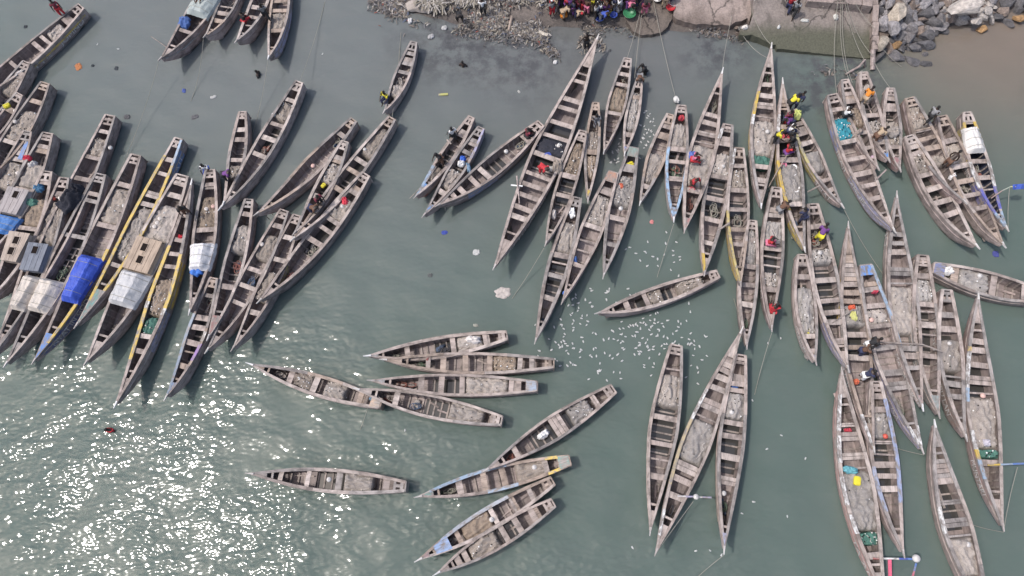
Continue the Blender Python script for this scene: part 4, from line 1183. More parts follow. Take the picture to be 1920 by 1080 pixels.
COLS = {'red': (.45, .03, .04), 'white': (.72, .72, .72), 'black': (.02, .02, .022), 'yellow': (.62, .55, .04), 'blue': (.05, .09, .38), 'pink': (.55, .16, .25), 'green': (.05, .22, .10),
        'purple': (.14, .05, .20), 'orange': (.62, .22, .03), 'brown': (.13, .07, .045), 'grey': (.22, .22, .23), 'maroon': (.18, .03, .05), 'navy': (.03, .035, .08), 'tan': (.38, .29, .20), 'striped': (.30, .30, .31), 'lime': (.55, .62, .08), 'teal': (.04, .25, .27)}
PV = {}
def person(u, v, z, kind, face, shirt, trousers, label, scale=1.0, head=None, group=None):
    P = get_pose(kind)
    p = at(u, v, z)
    r = empty('person', p, math.radians(face))
    r.scale = (scale, scale, scale)
    def part(name, mat):
        key = (kind, name, mat.name)
        if key not in PV:
            me = P[name].copy(); me.materials.clear(); me.materials.append(mat); PV[key] = me
        o = bpy.data.objects.new(name, PV[key]); COL.objects.link(o); o.parent = r
    part('body', M_skin)
    part('hair', cloth(COLS[head], .8) if head else M_hair)
    if shirt: part('shirt', cloth(COLS[shirt], .85, None, 6, .2))
    if trousers: part('trousers', cloth(COLS[trousers], .85, None, 6, .2))
    tag(r, label, 'person', group)
    return r
FL = .17
# facing: degrees counter-clockwise from image right
person(122, 31, .75, 'stand', -60, 'maroon', 'red', 'person in red trousers standing on boat in upper left corner')
person(462, 47, .55, 'sit', 60, 'black', 'red', 'person in black top and red trousers seated in top-edge boat')
person(728, 190, .62, 'sit', -120, 'yellow', 'navy', 'person in yellow shirt crouching in the small lone boat')
person(851, 264, FL, 'walk', -50, 'white', 'black', 'person in white shirt standing in slim blue-nosed boat')
person(830, 308, FL+.2, 'reach', -140, 'black', 'brown', 'dark clad person crouching amidships in slim blue-nosed boat')
person(989, 262, FL+.3, 'sit', 40, 'maroon', 'black', 'person bending in stern of diagonally moored boat')
person(1099, 92, -.10, 'arms', -70, None, 'black', 'bare-backed person wading past tip of the longest boat', 1.0)
person(1207, 146, -.55, 'reach', 200, 'black', 'black', 'person in black wading while holding slim boat stern')
person(1197, 156, FL, 'bend', -90, 'brown', 'grey', 'person bending over stern of the slim boat')
person(872, 143, -1.15, 'stand', 80, None, None, 'swimmer with head and shoulders above water near rubbish')
person(228, 812, -1.15, 'stand', 80, 'red', None, 'swimmer in red shirt in the sun glitter')
person(497, 160, -1.2, 'stand', 0, 'black', None, 'swimmer in black near the top left boats')
person(1015, 324, .62, 'bend', -40, 'red', 'red', 'person in red bending in the longest boat')
person(1117, 232, FL+.3, 'sit', -80, 'grey', 'grey', 'person seated near stern of slim yellow-marked boat')
person(1295, 352, .55, 'reach', -60, 'red', 'brown', 'person in red shirt seated in reddish double-ended boat')
person(1297, 306, .75, 'sit', 0, 'pink', 'red', 'person in pink top leaning at rail beside blue bundle')
person(1475, 205, .55, 'bend', 30, 'yellow', 'black', 'person in yellow bending at the crowded boat bow')
person(1486, 203, .5, 'bend', 40, 'navy', 'navy', 'person in dark blue bending beside the yellow-clad one')
person(1471, 234, FL+.15, 'stand', -60, 'maroon', 'red', 'person in red standing in the crowded boat')
person(1478, 238, FL+.2, 'bend', 200, 'purple', 'navy', 'person in purple stooping in the crowded boat')
person(1471, 292, .6, 'sit', 30, 'red', 'purple', 'person in red seated on middle thwart of crowded boat')
person(1480, 274, .55, 'reach', 190, 'black', 'black', 'person in black seated in crowded boat holding a rope')
person(1449, 268, .75, 'reach', -30, 'yellow', 'black', 'person in yellow and black leaning over crowded boat rail')
person(1476, 252, .6, 'sit', -20, 'white', 'navy', 'person in white top seated amid the crowded boat')
person(1437, 461, .62, 'sit', 0, 'red', 'pink', 'person in pinkish red seated at left rail amidships')
person(1445, 588, .72, 'sit', 80, 'red', 'red', 'person in red seated on bow of the boat', 1.05)
person(1455, 402, .5, 'bend', 30, 'brown', 'grey', 'person in brown bending at stern of two-red-people boat')
person(1530, 452, .4, 'bend', 60, 'purple', 'yellow', 'person in purple bending over the hold of long boat', 1.05)
person(1500, 418, .5, 'reach', 120, 'navy', 'navy', 'person in navy stooping where three bows meet')
person(1614, 196, .62, 'bend', 50, 'orange', 'tan', 'person in orange shirt leaning between two slim boats')
person(1579, 222, .62, 'sit', 10, 'white', 'black', 'person in white shirt seated above the turquoise net')
person(1635, 266, .55, 'bend', 30, 'tan', 'brown', 'person in tan bending at slim boats bow')
person(1735, 229, .80, 'walk', 35, 'striped', 'black', 'person in striped shirt climbing over a rail')
person(1769, 313, .75, 'bend', 40, None, 'brown', 'bare-backed person leaning over the plain boats')
person(1618, 652, .55, 'bend', 20, 'black', 'white', 'person in black and white stooping in cluttered boat')
person(1606, 664, .5, 'reach', 0, 'brown', 'navy', 'person in brown crouching in middle of cluttered boat')
person(1611, 709, .65, 'reach', 10, 'navy', 'white', 'person in dark shirt and white trousers at cluttered boat')
person(589, 399, .7, 'bend', -20, 'brown', 'navy', 'person in brown leaning across two boats in left wedge')
person(603, 384, .72, 'reach', -40, 'maroon', 'black', 'person in maroon pulling at ropes in left wedge')
person(393, 315+8, FL+.2, 'sit', -80, 'white', 'blue', 'person in blue and white seated near buoys')
person(355, 402, .85, 'reach', -60, 'black', 'brown', 'person in black pulling rope between two left boats')
person(428, 338, .85, 'bend', 0, 'purple', 'black', 'person in purple bending where two bows meet')
person(503, 38, .75, 'walk', -60, 'grey', 'black', 'person in grey stepping onto rightmost top-edge boat')
person(380, 5, .9, 'sit', -90, 'orange', 'brown', 'person in orange at the top edge behind grey tarp')
person(863, 40, .25, 'bend', -80, 'black', 'black', 'person in black stooping on the rubbish shore')
person(907, 29, .35, 'stand', -90, 'white', 'black', 'person in white shirt walking on the rubbish shore')
person(1474, 24, 1.0, 'walk', -110, 'red', 'navy', 'person in red top walking on the slipway')
person(1485, 31, .95, 'walk', -120, 'striped', 'black', 'person in black and white walking behind on slipway')
person(1245, 14, .6, 'stand', -80, 'tan', 'tan', 'person in tan robe standing by the basins on slab')
person(1253, 9, .7, 'stand', -60, 'navy', 'navy', 'person in navy standing next to the white basin')
person(1207, 29, .5, 'reach', -90, 'maroon', 'pink', 'person in maroon hauling the mooring ropes on the slab')
# crowd selling fish along the waterline: feet px, colours
CROWD = [
 (1035, 30, 'stand', 'grey', 'red', 'white'), (1042, 24, 'stand', 'tan', 'grey', None), (1036, 14, 'carry', 'navy', 'red', None), (1048, 12, 'stand', 'pink', 'purple', 'red'), (1055, 36, 'bend', 'tan', 'tan', None),
 (1054, 14, 'carry', 'yellow', 'black', None), (1061, 22, 'stand', 'red', 'purple', None), (1068, 26, 'stand', 'purple', 'navy', 'purple'), (1074, 30, 'stand', 'navy', 'purple', None), (1066, 8, 'carry', 'blue', 'brown', None),
 (1082, 36, 'bend', 'tan', 'navy', 'red'), (1086, 22, 'carry', 'brown', 'maroon', None), (1094, 24, 'stand', 'maroon', 'red', None), (1078, 10, 'stand', 'purple', 'pink', 'white'), (1090, 6, 'stand', 'brown', 'green', 'orange'),
 (1100, 28, 'stand', 'brown', 'pink', None), (1107, 24, 'stand', 'yellow', 'tan', 'lime'), (1099, 10, 'stand', 'red', 'maroon', 'pink'), (1105, 6, 'carry', 'tan', 'blue', None), (1112, 14, 'stand', 'lime', 'brown', None),
 (1117, 38, 'stand', 'striped', 'black', None), (1122, 32, 'stand', 'white', 'purple', None), (1118, 16, 'carry', 'grey', 'black', 'white'), (1128, 20, 'stand', 'maroon', 'white', 'white'), (1126, 40, 'bend', 'blue', 'grey', None),
 (1134, 28, 'stand', 'brown', 'purple', None), (1138, 14, 'carry', 'pink', 'maroon', None), (1130, 6, 'stand', 'purple', 'black', 'red'), (1142, 30, 'bend', 'purple', 'brown', None), (1145, 10, 'stand', 'red', 'orange', 'maroon'),
 (1150, 22, 'stand', 'navy', 'grey', None), (1160, 26, 'stand', 'white', 'grey', None), (1155, 8, 'stand', 'tan', 'green', 'white'), (1164, 10, 'stand', 'pink', 'navy', None), (1172, 6, 'carry', 'maroon', 'brown', None),
 (1177, 20, 'bend', 'pink', 'purple', None), (1182, 17, 'stand', 'purple', 'pink', 'purple'), (1187, 8, 'carry', 'yellow', 'teal', None), (1194, 14, 'stand', 'purple', 'navy', None), (1200, 12, 'reach', 'grey', 'purple', None),
 (1030, 6, 'stand', 'brown', 'black', None), (1042, 2, 'stand', 'maroon', 'tan', 'pink'), (1060, -2, 'stand', 'pink', 'red', None), (1074, -3, 'carry', 'red', 'blue', None), (1120, -2, 'stand', 'purple', 'yellow', None),
 (1138, -4, 'carry', 'yellow', 'maroon', None), (1152, -3, 'stand', 'red', 'grey', 'red'), (1168, -5, 'stand', 'brown', 'tan', None), (1236, 2, 'carry', 'tan', 'white', None), (1262, 2, 'stand', 'navy', 'blue', None),
 (1092, -5, 'stand', 'blue', 'tan', None), (1108, -6, 'stand', 'teal', 'red', None), (1180, -4, 'stand', 'blue', 'yellow', None),
]
BASIN_C = ['blue', 'white', 'yellow', 'brown', 'pink', 'orange', 'green', 'teal', 'red']
def basin(p, r, colr, label, rz=0):
    mb = MB(); n = 16
    prof = [(.62*r, 0), (.95*r, .20), (1.05*r, .22), (1.05*r, .20), (.90*r, .185), (.58*r, .03), (0.0, .03)]
    for i, (q, z) in enumerate(prof):
        for k in range(n): a = 2*math.pi*k/n; mb.v.append(Vector((math.cos(a)*max(q, .002), math.sin(a)*max(q, .002), z)))
    for i in range(len(prof)-1):
        for k in range(n): mb.f.append((i*n+k, i*n+(k+1) % n, (i+1)*n+(k+1) % n, (i+1)*n+k)); mb.m.append(0)
    mb.f.append(tuple(reversed(range(n)))); mb.m.append(0)
    o = mb.build('basin', plain('plastic_'+colr, COLS[colr], .4, .5, .06), None, True)
    o.location = p
    tag(o, label, 'basin', 'fish basins of the crowd on the beach')
    return o
ords = {'stand': 'standing', 'bend': 'bending', 'carry': 'carrying a load on the head', 'reach': 'stooping'}
seen = {}
bi = 0
for (u, v, k, s, t_, hd) in CROWD:
    z = max(.12, shore_z(u, v)) if u < 1172 else .62
    lab = 'person %s in %s top and %s wrap among shore crowd' % (ords[k], s, t_)
    if hd: lab = 'person %s in %s top, %s wrap, %s headscarf among shore crowd' % (ords[k].replace('carrying a load on the head', 'carrying a basin'), s, t_, hd)
    person(u, v, z, k, random.choice([-90, -60, -120, -30, 20, 160, 200]), s, t_, lab, random.uniform(.92, 1.04), hd, 'crowd on the beach')
    if k == 'carry':
        p = at(u, v, z)+Vector((0, 0, 1.76)); colr = BASIN_C[bi % 9]; bi += 1
        basin(p, random.uniform(.27, .36), colr, '%s basin on the head of person in %s top and %s wrap' % (colr, s, t_))
for (u, v, r, colr, lab) in [(1124, 36, .32, 'blue', 'blue basin at the water edge before the crowd'), (1180, 28, .42, 'green', 'large green basin in front of crowd on slab edge'), (1257, 17, .30, 'red', 'red basin on the slab right of the crowd'),
     (1263, 6, .38, 'white', 'white basin beside the person in navy'), (1274, 2, .33, 'blue', 'blue basin rightmost of the crowd at top edge'), (1150, 31, .26, 'blue', 'dark blue tub at the water behind yellow can'), (1232, 0, .3, 'white', 'white basin at top edge by person in tan robe')]:
    basin(at(u, v, shore_z(u, v)+.14 if u < 1172 else .66), r, colr, lab)

# ================================================================ LOOSE GEAR
def can(u, v, z, colr, label, rz=0, s=1.0):
    c = COLS[colr]; m = plain('can_'+colr, c, .4, .5, .06)
    r = empty('jerrycan', at(u, v, z), math.radians(rz)); r.scale = (s, s, s)
    bm = bmesh.new(); bmesh.ops.create_cube(bm, size=1)
    for w in bm.verts: w.co = Vector((w.co.x*.42, w.co.y*.30, w.co.z*.22+.11))
    bmesh.ops.bevel(bm, geom=list(bm.edges), offset=.04, segments=2, affect='EDGES')
    me = bpy.data.meshes.new('can_body'); bm.to_mesh(me); bm.free(); me.materials.append(m)
    o = bpy.data.objects.new('can_body', me); COL.objects.link(o); o.parent = r
    mb = MB(); mb.tube([(.13, .0, .22), (.13, 0, .28), (-.02, 0, .28), (-.02, 0, .22)], .02, 6); mb.build('handle', m, r)
    mb = MB(); mb.tube([(-.15, 0, .21), (-.15, 0, .28)], .045, 8); mb.build('cap', m, r)
    tag(r, label, 'jerrycan'); return r
can(15, 200, .85, 'yellow', 'yellow jerrycan in the short boat at the left edge', 30)
can(1605, 902, .70, 'yellow', 'yellow jerrycan on grey net in the bottom-edge boat', 80, 1.15)
can(1057, 31, .35, 'orange', 'orange jerrycan held at the left end of crowd', 20, 1.1)
can(1141, 25, .45, 'yellow', 'yellow jerrycan at the front of the crowd', 60, 1.1)
can(1181, 310, .5, 'yellow', 'yellow can in stern of the green-sterned boat', 20)
can(1027, 292, .62, 'blue', 'blue can on dark net in the longest boat', 20, 1.1)
can(1514, 622, .5, 'yellow', 'pale yellow can in small blue-tipped boat', 70, .9)
can(607, 349, .5, 'yellow', 'small yellow can in the left wedge boat', 50, .8)
def buoy(u, v, z, r, label, m=None, group='floats lying on the nets'):
    mb = MB(); mb.ball((0, 0, 0), (r, r, r*.85), 14, 8); mb.tube([(0, 0, r*.8), (0, 0, r*.98)], r*.25, 8)
    o = mb.build('float', m or M_float, None, True); o.location = at(u, v, z)
    tag(o, label, 'float', group)
M_red = plain('red_float', (.55, .10, .07), .5); M_wf = plain('white_float', (.52, .50, .485), .5)
M_ws = plain('pink_float', (.60, .40, .35), .6)
for q in [(28, 228, 'float upper of two in boat under the yellow can', M_float), (29, 208, 'float lower of two in boat under the yellow can', M_float), (6, 206, 'pale float beside the yellow jerrycan', M_wf), (34, 325, 'float on pale net near grey cabin', M_float),
          (233, 386, 'large white float on net left of narrow yellow boat', M_wf), (300, 410, 'upper of three floats in the broad plank-cabin boat', M_float), (295, 418, 'middle of three floats in the broad plank-cabin boat', M_float), (290, 425, 'lower of three floats in the broad plank-cabin boat', M_float),
          (101, 372, 'orange float in the blue-grey cabin boat', M_red), (113, 371, 'pale float beside the orange float', M_float), (387, 392, 'left float on brown net by the white tarp', M_float), (400, 387, 'right float on brown net by the white tarp', M_ws), (513, 215, 'white float on net of the long boat at top', M_wf), (587, 311, 'pinkish float on net of the grey boat lying apart', M_ws),
          (684, 280, 'small white float on long crossing boat', M_wf), (642, 387, 'white float beside red cloth', M_wf), (491, 458, 'float in the boat right of red-bowed boat', M_float), (949, 284, 'white float in the diagonally moored boat', M_wf), (1164, 391, 'white float in green-sterned boat', M_wf), (1439, 247, 'white float on grey net of the pointed boat', M_wf),
          (1356, 312, 'small float on net of the white-railed boat', M_wf), (1537, 474, 'pale float beside person in purple', M_wf), (1634, 600, 'orange white float in blue-decked boat', M_ws), (1837, 517, 'white float in boat cut off by right edge', M_wf), (1660, 818, 'red float on grey net beside blue rail', M_red), (1647, 786, 'tiny white float on net above the red float', M_wf),
          (1815, 1021, 'white float in pale boat at bottom edge', M_wf), (1372, 773, 'white float on net of pink-flanked boat', M_wf), (1357, 925, 'white float near bow of the pink-flanked boat', M_wf), (1002, 876, 'white float on net of teal-ended boat', M_wf), (922, 974, 'white float in the faded red and blue boat', M_wf), (617, 899, 'white float in the lone boat in sun glitter', M_wf),
          (207, 277, 'white float in long boat under dark bundle', M_wf), (1780, 644, 'small white float at net of whitish-net boat', M_wf), (1843, 742, 'pink white float behind net of yellow-striped boat', M_ws), (1068, 401, 'x', None)]:
    if q[3]: buoy(q[0], q[1], .80, .145 if 'small' not in q[2] and 'tiny' not in q[2] else .12, q[2], q[3])
for (u, v, lab) in [(1488, 314, 'upper white bucket in crowded boat'), (1487, 325, 'lower white bucket in crowded boat'), (1491, 354, 'large white tub on grey net of the crowded boat'), (1469, 309, 'pinkish bucket at left rail of crowded boat')]:
    o = basin(at(u, v, .66), .22 if 'tub' not in lab else .3, 'white' if 'pink' not in lab else 'pink', lab); o.scale = (.85, .85, .3); o['category'] = 'bucket'; o['group'] = 'buckets in the crowded boat'
def rag(u, v, z, su, sv, rz, c, label, name='cloth_bundle', cat='bundle', high=.25, seed=None):
    n = 16; V = []; F = []
    seed = seed or (u*.37+v*.11)
    k = 1/29.0
    for i in range(n+1):
        for j in range(n+1):
            a = i/n*2-1; c_ = j/n*2-1
            r2 = max(abs(a), abs(c_))
            p = Vector((a*1.7, c_*1.7, seed))
            wob = 1+.28*noise.noise(p*1.2)
            zz = high*(1-r2**3)*(1+.8*noise.noise(p*1.6)) + .10*noise.noise(p*3.5)*(1-r2**4)
            sq = (1-.30*(a*a*c_*c_))
            V.append((a*su*k*wob*sq, c_*sv*k*wob*sq, max(zz, -.02) if r2 < .99 else -.06))
    for i in range(n):
        for j in range(n): q = i*(n+1)+j; F.append((q, q+n+1, q+n+2, q+1))
    o = mesh(name, V, F, c if hasattr(c, 'node_tree') else cloth(c, .8, None, 5, .2), None, None, True)
    o.location = at(u, v, z); o.rotation_euler = (0, 0, math.radians(rz))
    tag(o, label, cat); return o
rag(134, 376, .95, 17, 26, -25, M_net['dark'], 'big dark net bundle lying across two boats', 'net_bundle', 'net bundle', .6)
rag(147, 355, 1.0, 11, 10, 0, M_net['dark'], 'smaller dark bundle at upper end of the dark net', 'net_bundle', 'net bundle', .45)
rag(52, 297, .85, 8, 6, 0, (.50, .03, .06), 'red cloth on the grey-cabin boat at left edge')
rag(62, 309, .8, 9, 4, 30, (.55, .53, .52), 'white rope bundle next to the red cloth')
rag(73, 353, .8, 10, 9, 0, (.06, .16, .28), 'dark blue tarp lump at stern near left edge')
rag(61, 380, .8, 12, 8, 0, M_net['green'], 'greenish net lump in the wooden-cabin boat', 'net_bundle', 'net bundle')
rag(341, 446, .75, 6, 5, 0, (.55, .04, .06), 'red rag on the yellow-railed double-ended boat')
rag(369, 505, .95, 12, 15, 0, (.05, .17, .55), 'small bright blue sheet at edge of the white tarp')
rag(345, 43, .9, 13, 16, 0, (.06, .12, .32), 'dark blue tarp bundle ahead of the grey tarp')
rag(647, 378, .75, 6, 9, 20, (.60, .05, .08), 'red cloth at net in wedge boat')
rag(868, 298, .65, 6, 5, 0, (.05, .15, .60), 'blue plastic bundle in the blue-nosed boat')
rag(865, 307, .6, 8, 6, 0, (.66, .66, .66), 'white plastic bundle below the blue one')
rag(879, 315, .62, 4, 11, 10, (.22, .34, .46), 'blue white cloth strip at rail of blue-nosed boat')
rag(1048, 275, .65, 7, 5, 20, (.72, .70, .68), 'white sack on dark net in longest boat')
rag(1072, 398, .7, 8, 10, 0, (.74, .74, .74), 'white bag in stern of the pale boat')
rag(1038, 402, .6, 5, 10, 0, (.62, .58, .56), 'white red rope bundle beside longest boats flank')
rag(1165, 350, .7, 4, 6, 10, (.55, .14, .08), 'orange scrap on net of the green-sterned boat')
rag(1077, 489, .6, 5, 8, 0, (.10, .22, .55), 'blue cloth in the orange-sterned boat')
rag(1060, 549, .95, 5, 3, 10, (.08, .2, .6), 'blue cloth on bow of the orange-sterned boat')
rag(1037, 318, .8, 16, 4, -15, (.5, .48, .46), 'line of white net corks across the longest boat')
rag(1045, 313, .9, 10, 14, 0, M_net['tan'], 'brown net draped over right rail of longest boat', 'net_bundle', 'net bundle', .4)
rag(1298, 292, .95, 6, 8, 0, (.10, .16, .45), 'blue bundle on left rail of reddish boat')
rag(1296, 356, .75, 8, 6, 0, (.42, .08, .10), 'dark red bundle in bow of reddish boat')
rag(1278, 222, .7, 6, 5, 0, (.5, .06, .08), 'red cloth in stern of the light blue bowed boat')
rag(1268, 186, .3, 5, 7, 20, (.60, .60, .59), 'white plastic scrap hanging from a mooring rope', high=.12)
rag(1493, 217, .95, 9, 8, 0, (.50, .55, .18), 'lime yellow bundle on small yellow-sided boat stern', high=.4)
rag(1471, 258, .7, 10, 5, 0, (.50, .08, .10), 'red cloth on thwart of the crowded boat')
rag(1597, 577, .72, 6, 5, 0, (.60, .12, .06), 'red orange cloth in the cluttered boat')
rag(1600, 593, .72, 5, 10, 10, (.58, .58, .22), 'yellow white cloth in the cluttered boat')
rag(1605, 716, .7, 4, 5, 0, (.6, .15, .08), 'red scrap in lower part of cluttered boat')
rag(1640, 548, .8, 5, 3, 0, (.5, .06, .10), 'red cloth at thwart of the blue-decked boat')
rag(1590, 802+5, .6, 6, 4, 0, (.5, .06, .09), 'red cloth in gap of the bottom-edge boat')
rag(1776, 508, .8, 10, 8, 10, (.70, .68, .66), 'white bag at stern of the right-edge boat')
rag(1785, 332, .85, 7, 4, 35, (.72, .70, .69), 'white rag on rail of the plain boats')
rag(1636, 298, .75, 5, 5, 0, (.58, .42, .52), 'pink purple bundle in bow of slim boat')
rag(1019, 815, .55, 11, 6, 35, (.72, .72, .73), 'white rope heap in the red-thwart boat')
rag(887, 637, .82, 13, 7, -8, (.62, .58, .56), 'whitish sack on net of uppermost side-by-side boat', high=.3)
rag(803, 674, .75, 4, 5, 0, (.35, .06, .06), 'red spot bundle forward in second side-by-side boat')
rag(697, 748, .75, 4, 4, 0, (.25, .38, .50), 'light blue scrap at stern by neighbours bow')
rag(1376, 722, .62, 9, 5, -8, (.07, .15, .40), 'blue chest lid near the stern of pink-flanked boat', high=.1)
rag(1608, 250, .8, 12, 5, 40, (.30, .25, .22), 'brown net rope between the slim boats')
rag(1848, 845-15, .8, 6, 6, 0, (.50, .48, .55), 'lilac plastic on net of yellow-striped boat')
rag(1675, 217+30, .9, 12, 10, 0, M_net['pale'], 'pale net spilling over rail of reddish slim boat', 'net_bundle', 'net bundle', .25)
rag(1594, 881, .8, 12, 6, -10, (.12, .34, .40), 'turquoise net patch behind the yellow can')

# long poles, oars and flag staffs
def pole(pts, r, mat, label, name='pole', cat='pole'):
    mb = MB(); mb.tube([at(*p) for p in pts], r, 6)
    return tag(mb.build(name, mat), label, cat)
pole([(768, 372, .5), (800, 340, 1.0), (818, 312, .95)], .03, M_rib, 'thin oar lying along left rail of slim blue-nosed boat')
pole([(838, 262, .95), (846, 270, .9)], .05, M_pale, 'short pale oar blade beside person in white')
pole([(930, 492, .7), (962, 395, 1.0), (972, 345, 1.15)], .03, M_rib, 'long thin pole along the left side of longest boat')
pole([(958, 347, 1.1), (980, 349, 1.1)], .05, M_white, 'white stick lying across the rail of the longest boat')
pole([(969, 330, 1.3), (974, 382, 1.0)], .05, M_side, 'dark upright pole on left rail of the longest boat')
pole([(283, 68, .6), (312, 88, 1.0)], .035, M_rib, 'pole sticking out of the broad top-edge boat')
pole([(1514, 625-265, .9), (1538, 348, 1.3)], .05, M_rib, 'grey pole jutting from bow of small yellow-sided boat')
pole([(1640, 340, .9), (1662, 318, 1.3)], .05, M_side, 'dark pole with knot below the slim boats')
pole([(1346, 432, 1.0), (1368, 418, 1.2)], .06, M_rib, 'pale pole between the white-railed and yellow-railed boats')
pole([(1620, 640, 1.0), (1730, 648-2, 1.3), (1768, 660, 1.1)], .045, M_rib, 'bent grey pole lying across three boats')
pole([(1560, 606, .95), (1600, 580, 1.1)], .035, M_rib, 'thin pole across rail of the cluttered boat')
pole([(1452, 330, .95), (1493, 262, 1.2)], .035, M_tan, 'thin pole leaning out of the crowded boat')
pole([(1440, 352, .9), (1470, 300, 1.0)], .035, M_tan, 'second thin pole beside crowded boat left rail')
# rigged staffs
def staff(pts, segs, r, label):
    root = empty('flag_staff', at(*pts[0]))
    tag(root, label, 'staff')
    P = [at(*p)-root.location for p in pts]
    n = len(segs)
    for i, c in enumerate(segs):
        def lp(f):
            x = f*(len(P)-1); k = min(int(x), len(P)-2); return P[k].lerp(P[k+1], x-k)
        mb = MB(); mb.tube([lp(i/n), lp((i+1)/n)], r, 6); mb.build('staff_section', paint(c, .36), root)
    return root
r1 = staff([(1637, 1047, 1.15), (1718, 1048, 1.35)], [RED, WHT, WHT, (.06, .1, .4), (.1, .2, .5)], .05, 'red white and blue staff tied across bow at bottom edge')
buoy(1718, 1047, 1.45, .20, 'white ball on end of the striped staff', M_wf, 'staff balls')
r2 = staff([(1718, 1056, 1.1), (1710, 1086, 1.1)], [(.1, .2, .5), (.6, .12, .2)], .05, 'blue and red staff hanging below the white ball')
mb = MB(); a = at(1668, 1049, 1.2); c = at(1669, 1090, .5)
for i in range(12): q = a.lerp(c, i/12); mb.box(q.x-.09, q.x+.09, q.y-.05, q.y+.05, q.z, q.z+.02)
mb.bar(a, c, .12, .02)
tag(mb.build('pennant', plain('pink_cloth', (.60, .12, .20), .8)), 'pink fringed pennant hanging from the striped staff', 'pennant')
r3 = staff([(1852, 872, 1.1), (1922, 869, 1.2), (1945, 868, 1.2)], [YEL, LBLUE, (.1, .2, .5), (.5, .25, .2), YEL, YEL], .05, 'yellow and blue staff across the yellow-striped boat')
r4 = staff([(1270, 930, 1.05), (1334, 933, 1.25)], [(.5, .48, .48), LILAC, WHT, LILAC], .05, 'pale staff jutting from long double-ended boat')
buoy(1305, 931.5, 1.38, .15, 'white ball on the pale jutting staff', M_wf, 'staff balls')
r5 = staff([(1858, 372, .95), (1890, 350, 1.5), (1905, 350, 1.7)], [(.3, .2, .18), (.25, .3, .25), (.5, .45, .2)], .035, 'flag staff leaning from the brightly painted boat')
mb = MB(); V = []; F = []
for i in range(9):
    for j in range(5):
        p = at(1899+i*2.6, 346+j*2.4-i*.2, 1.7+.10*math.sin(i*1.1+j*.6)); V.append(p)
for i in range(8):
    for j in range(4): q = i*5+j; F.append((q, q+5, q+6, q+1))
tag(mesh('flag', V, F, cloth((.05, .10, .42), .7), None, None, True), 'blue flag flying from the brightly painted boats staff', 'flag')

# mooring ropes
def rope(a, c, sag, label, r=.016, group='mooring ropes'):
    A, B = at(*a), at(*c); pts = []
    for i in range(13):
        f = i/12; p = A.lerp(B, f); p.z -= sag*4*f*(1-f); pts.append(p)
    mb = MB(); mb.tube(pts, r, 5)
    tag(mb.build('rope', M_rope), label, 'rope', group)
R = [((1203, 28, .9), (1190, 146, 1.0), .5, 'rope from hauling person on slab to the slim boat'), ((1200, 24, .9), (1175, 110, 1.0), .5, 'rope from the slab to the empty-ended boat'), ((1225, 0, .9), (1266, 180, .4), .2, 'rope from the slab to white plastic scrap'),
     ((1372, 30, .9), (1355, 128, 1.4), .5, 'rope from slab to the reddish double-ended boat'), ((1384, 50, .7), (1438, 108, 1.2), .4, 'rope from slab corner to pointed boat'), ((1410, 20, 1.2), (1446, 84, 1.4), .3, 'rope from slipway to tip of pointed boat'),
     ((1571, 2, 1.95), (1570, 180, .9), .6, 'leftmost rope hanging down the slipway'), ((1577, 2, 1.95), (1592, 150, .9), .6, 'second rope from left on the slipway'), ((1580, 2, 1.95), (1598, 155, .9), .6, 'third rope from left on the slipway'),
     ((1584, 2, 1.95), (1620, 112, .75), .3, 'thick rope from step to the driftwood on slipway'), ((1588, 5, 1.95), (1636, 104, .7), .4, 'slack rope from step to the timber pile'), ((1603, 5, 1.95), (1640, 54, 1.2), .1, 'rope from step to the kerb wall'),
     ((1637, 112, .6), (1670, 166, .9), .1, 'rope from timber pile to the reddish slim boat'), ((1650, 85, .9), (1690, 125, .0), .1, 'rope from cream boulder into the brown water'),
     ((1447, 624, 1.3), (1415, 740, 0), .2, 'anchor rope from bow of two-red-people boat'), ((1263, 420, 1.3), (1232, 520, 0), .2, 'anchor rope from the light blue bow'), ((562, 153, 1.0), (610, 0, 0), .2, 'rope from long moored boat up to the top edge'),
     ((735, 222, 1.0), (752, 60, 0), .2, 'rope from crossing boat up to the top edge'), ((297, 117, 1.5), (200, 370, 0), .4, 'anchor rope from broad grey tarp boat'), ((381, 74, 1.4), (358, 190, 0), .3, 'anchor rope from the slim top-edge boat'),
     ((502, 114, 1.4), (460, 290, 0), .4, 'anchor rope from rightmost top-edge boat'), ((1882, 997, 1.5), (1908, 876, 1.2), .1, 'stay rope from pointed bow to yellow and blue staff'), ((1891, 436, 1.4), (1893, 352, 1.6), .1, 'stay rope from bright bow to flag staff'),
     ((1228, 1040, 1.5), (1300, 940, 1.2), .1, 'stay rope from double-ended bow to pale staff'), ((1240, 1020, 1.4), (1286, 934, 1.1), .1, 'second stay rope inside the pale staff rigging'), ((1020, 465, 1.3), (960, 560, 0), .2, 'anchor rope from boat beside the longest boat'),
     ((1583, 393, 1.2), (1660, 540-20, 0), .2, 'anchor rope from small yellow-sided boat'), ((1390, 600, 1.2), (1376, 560, .0), .1, 'rope between the double-ended boat and tucked boat'), ((1732, 853, 1.4), (1680, 840, .2), .1, 'rope from blue-decked boats bow to the water'), ((1357, 1041, 1.5), (1310, 1080, 0), .1, 'anchor rope from the pink-flanked boat'),
     ((1882, 998, 1.4), (1826, 985, 0), .2, 'slack rope from pointed bow into the green water'), ((690, 762, 1.0), (675, 805, 0), .1, 'rope from stern by neighbours bow into water')]
for a in R: rope(*a)

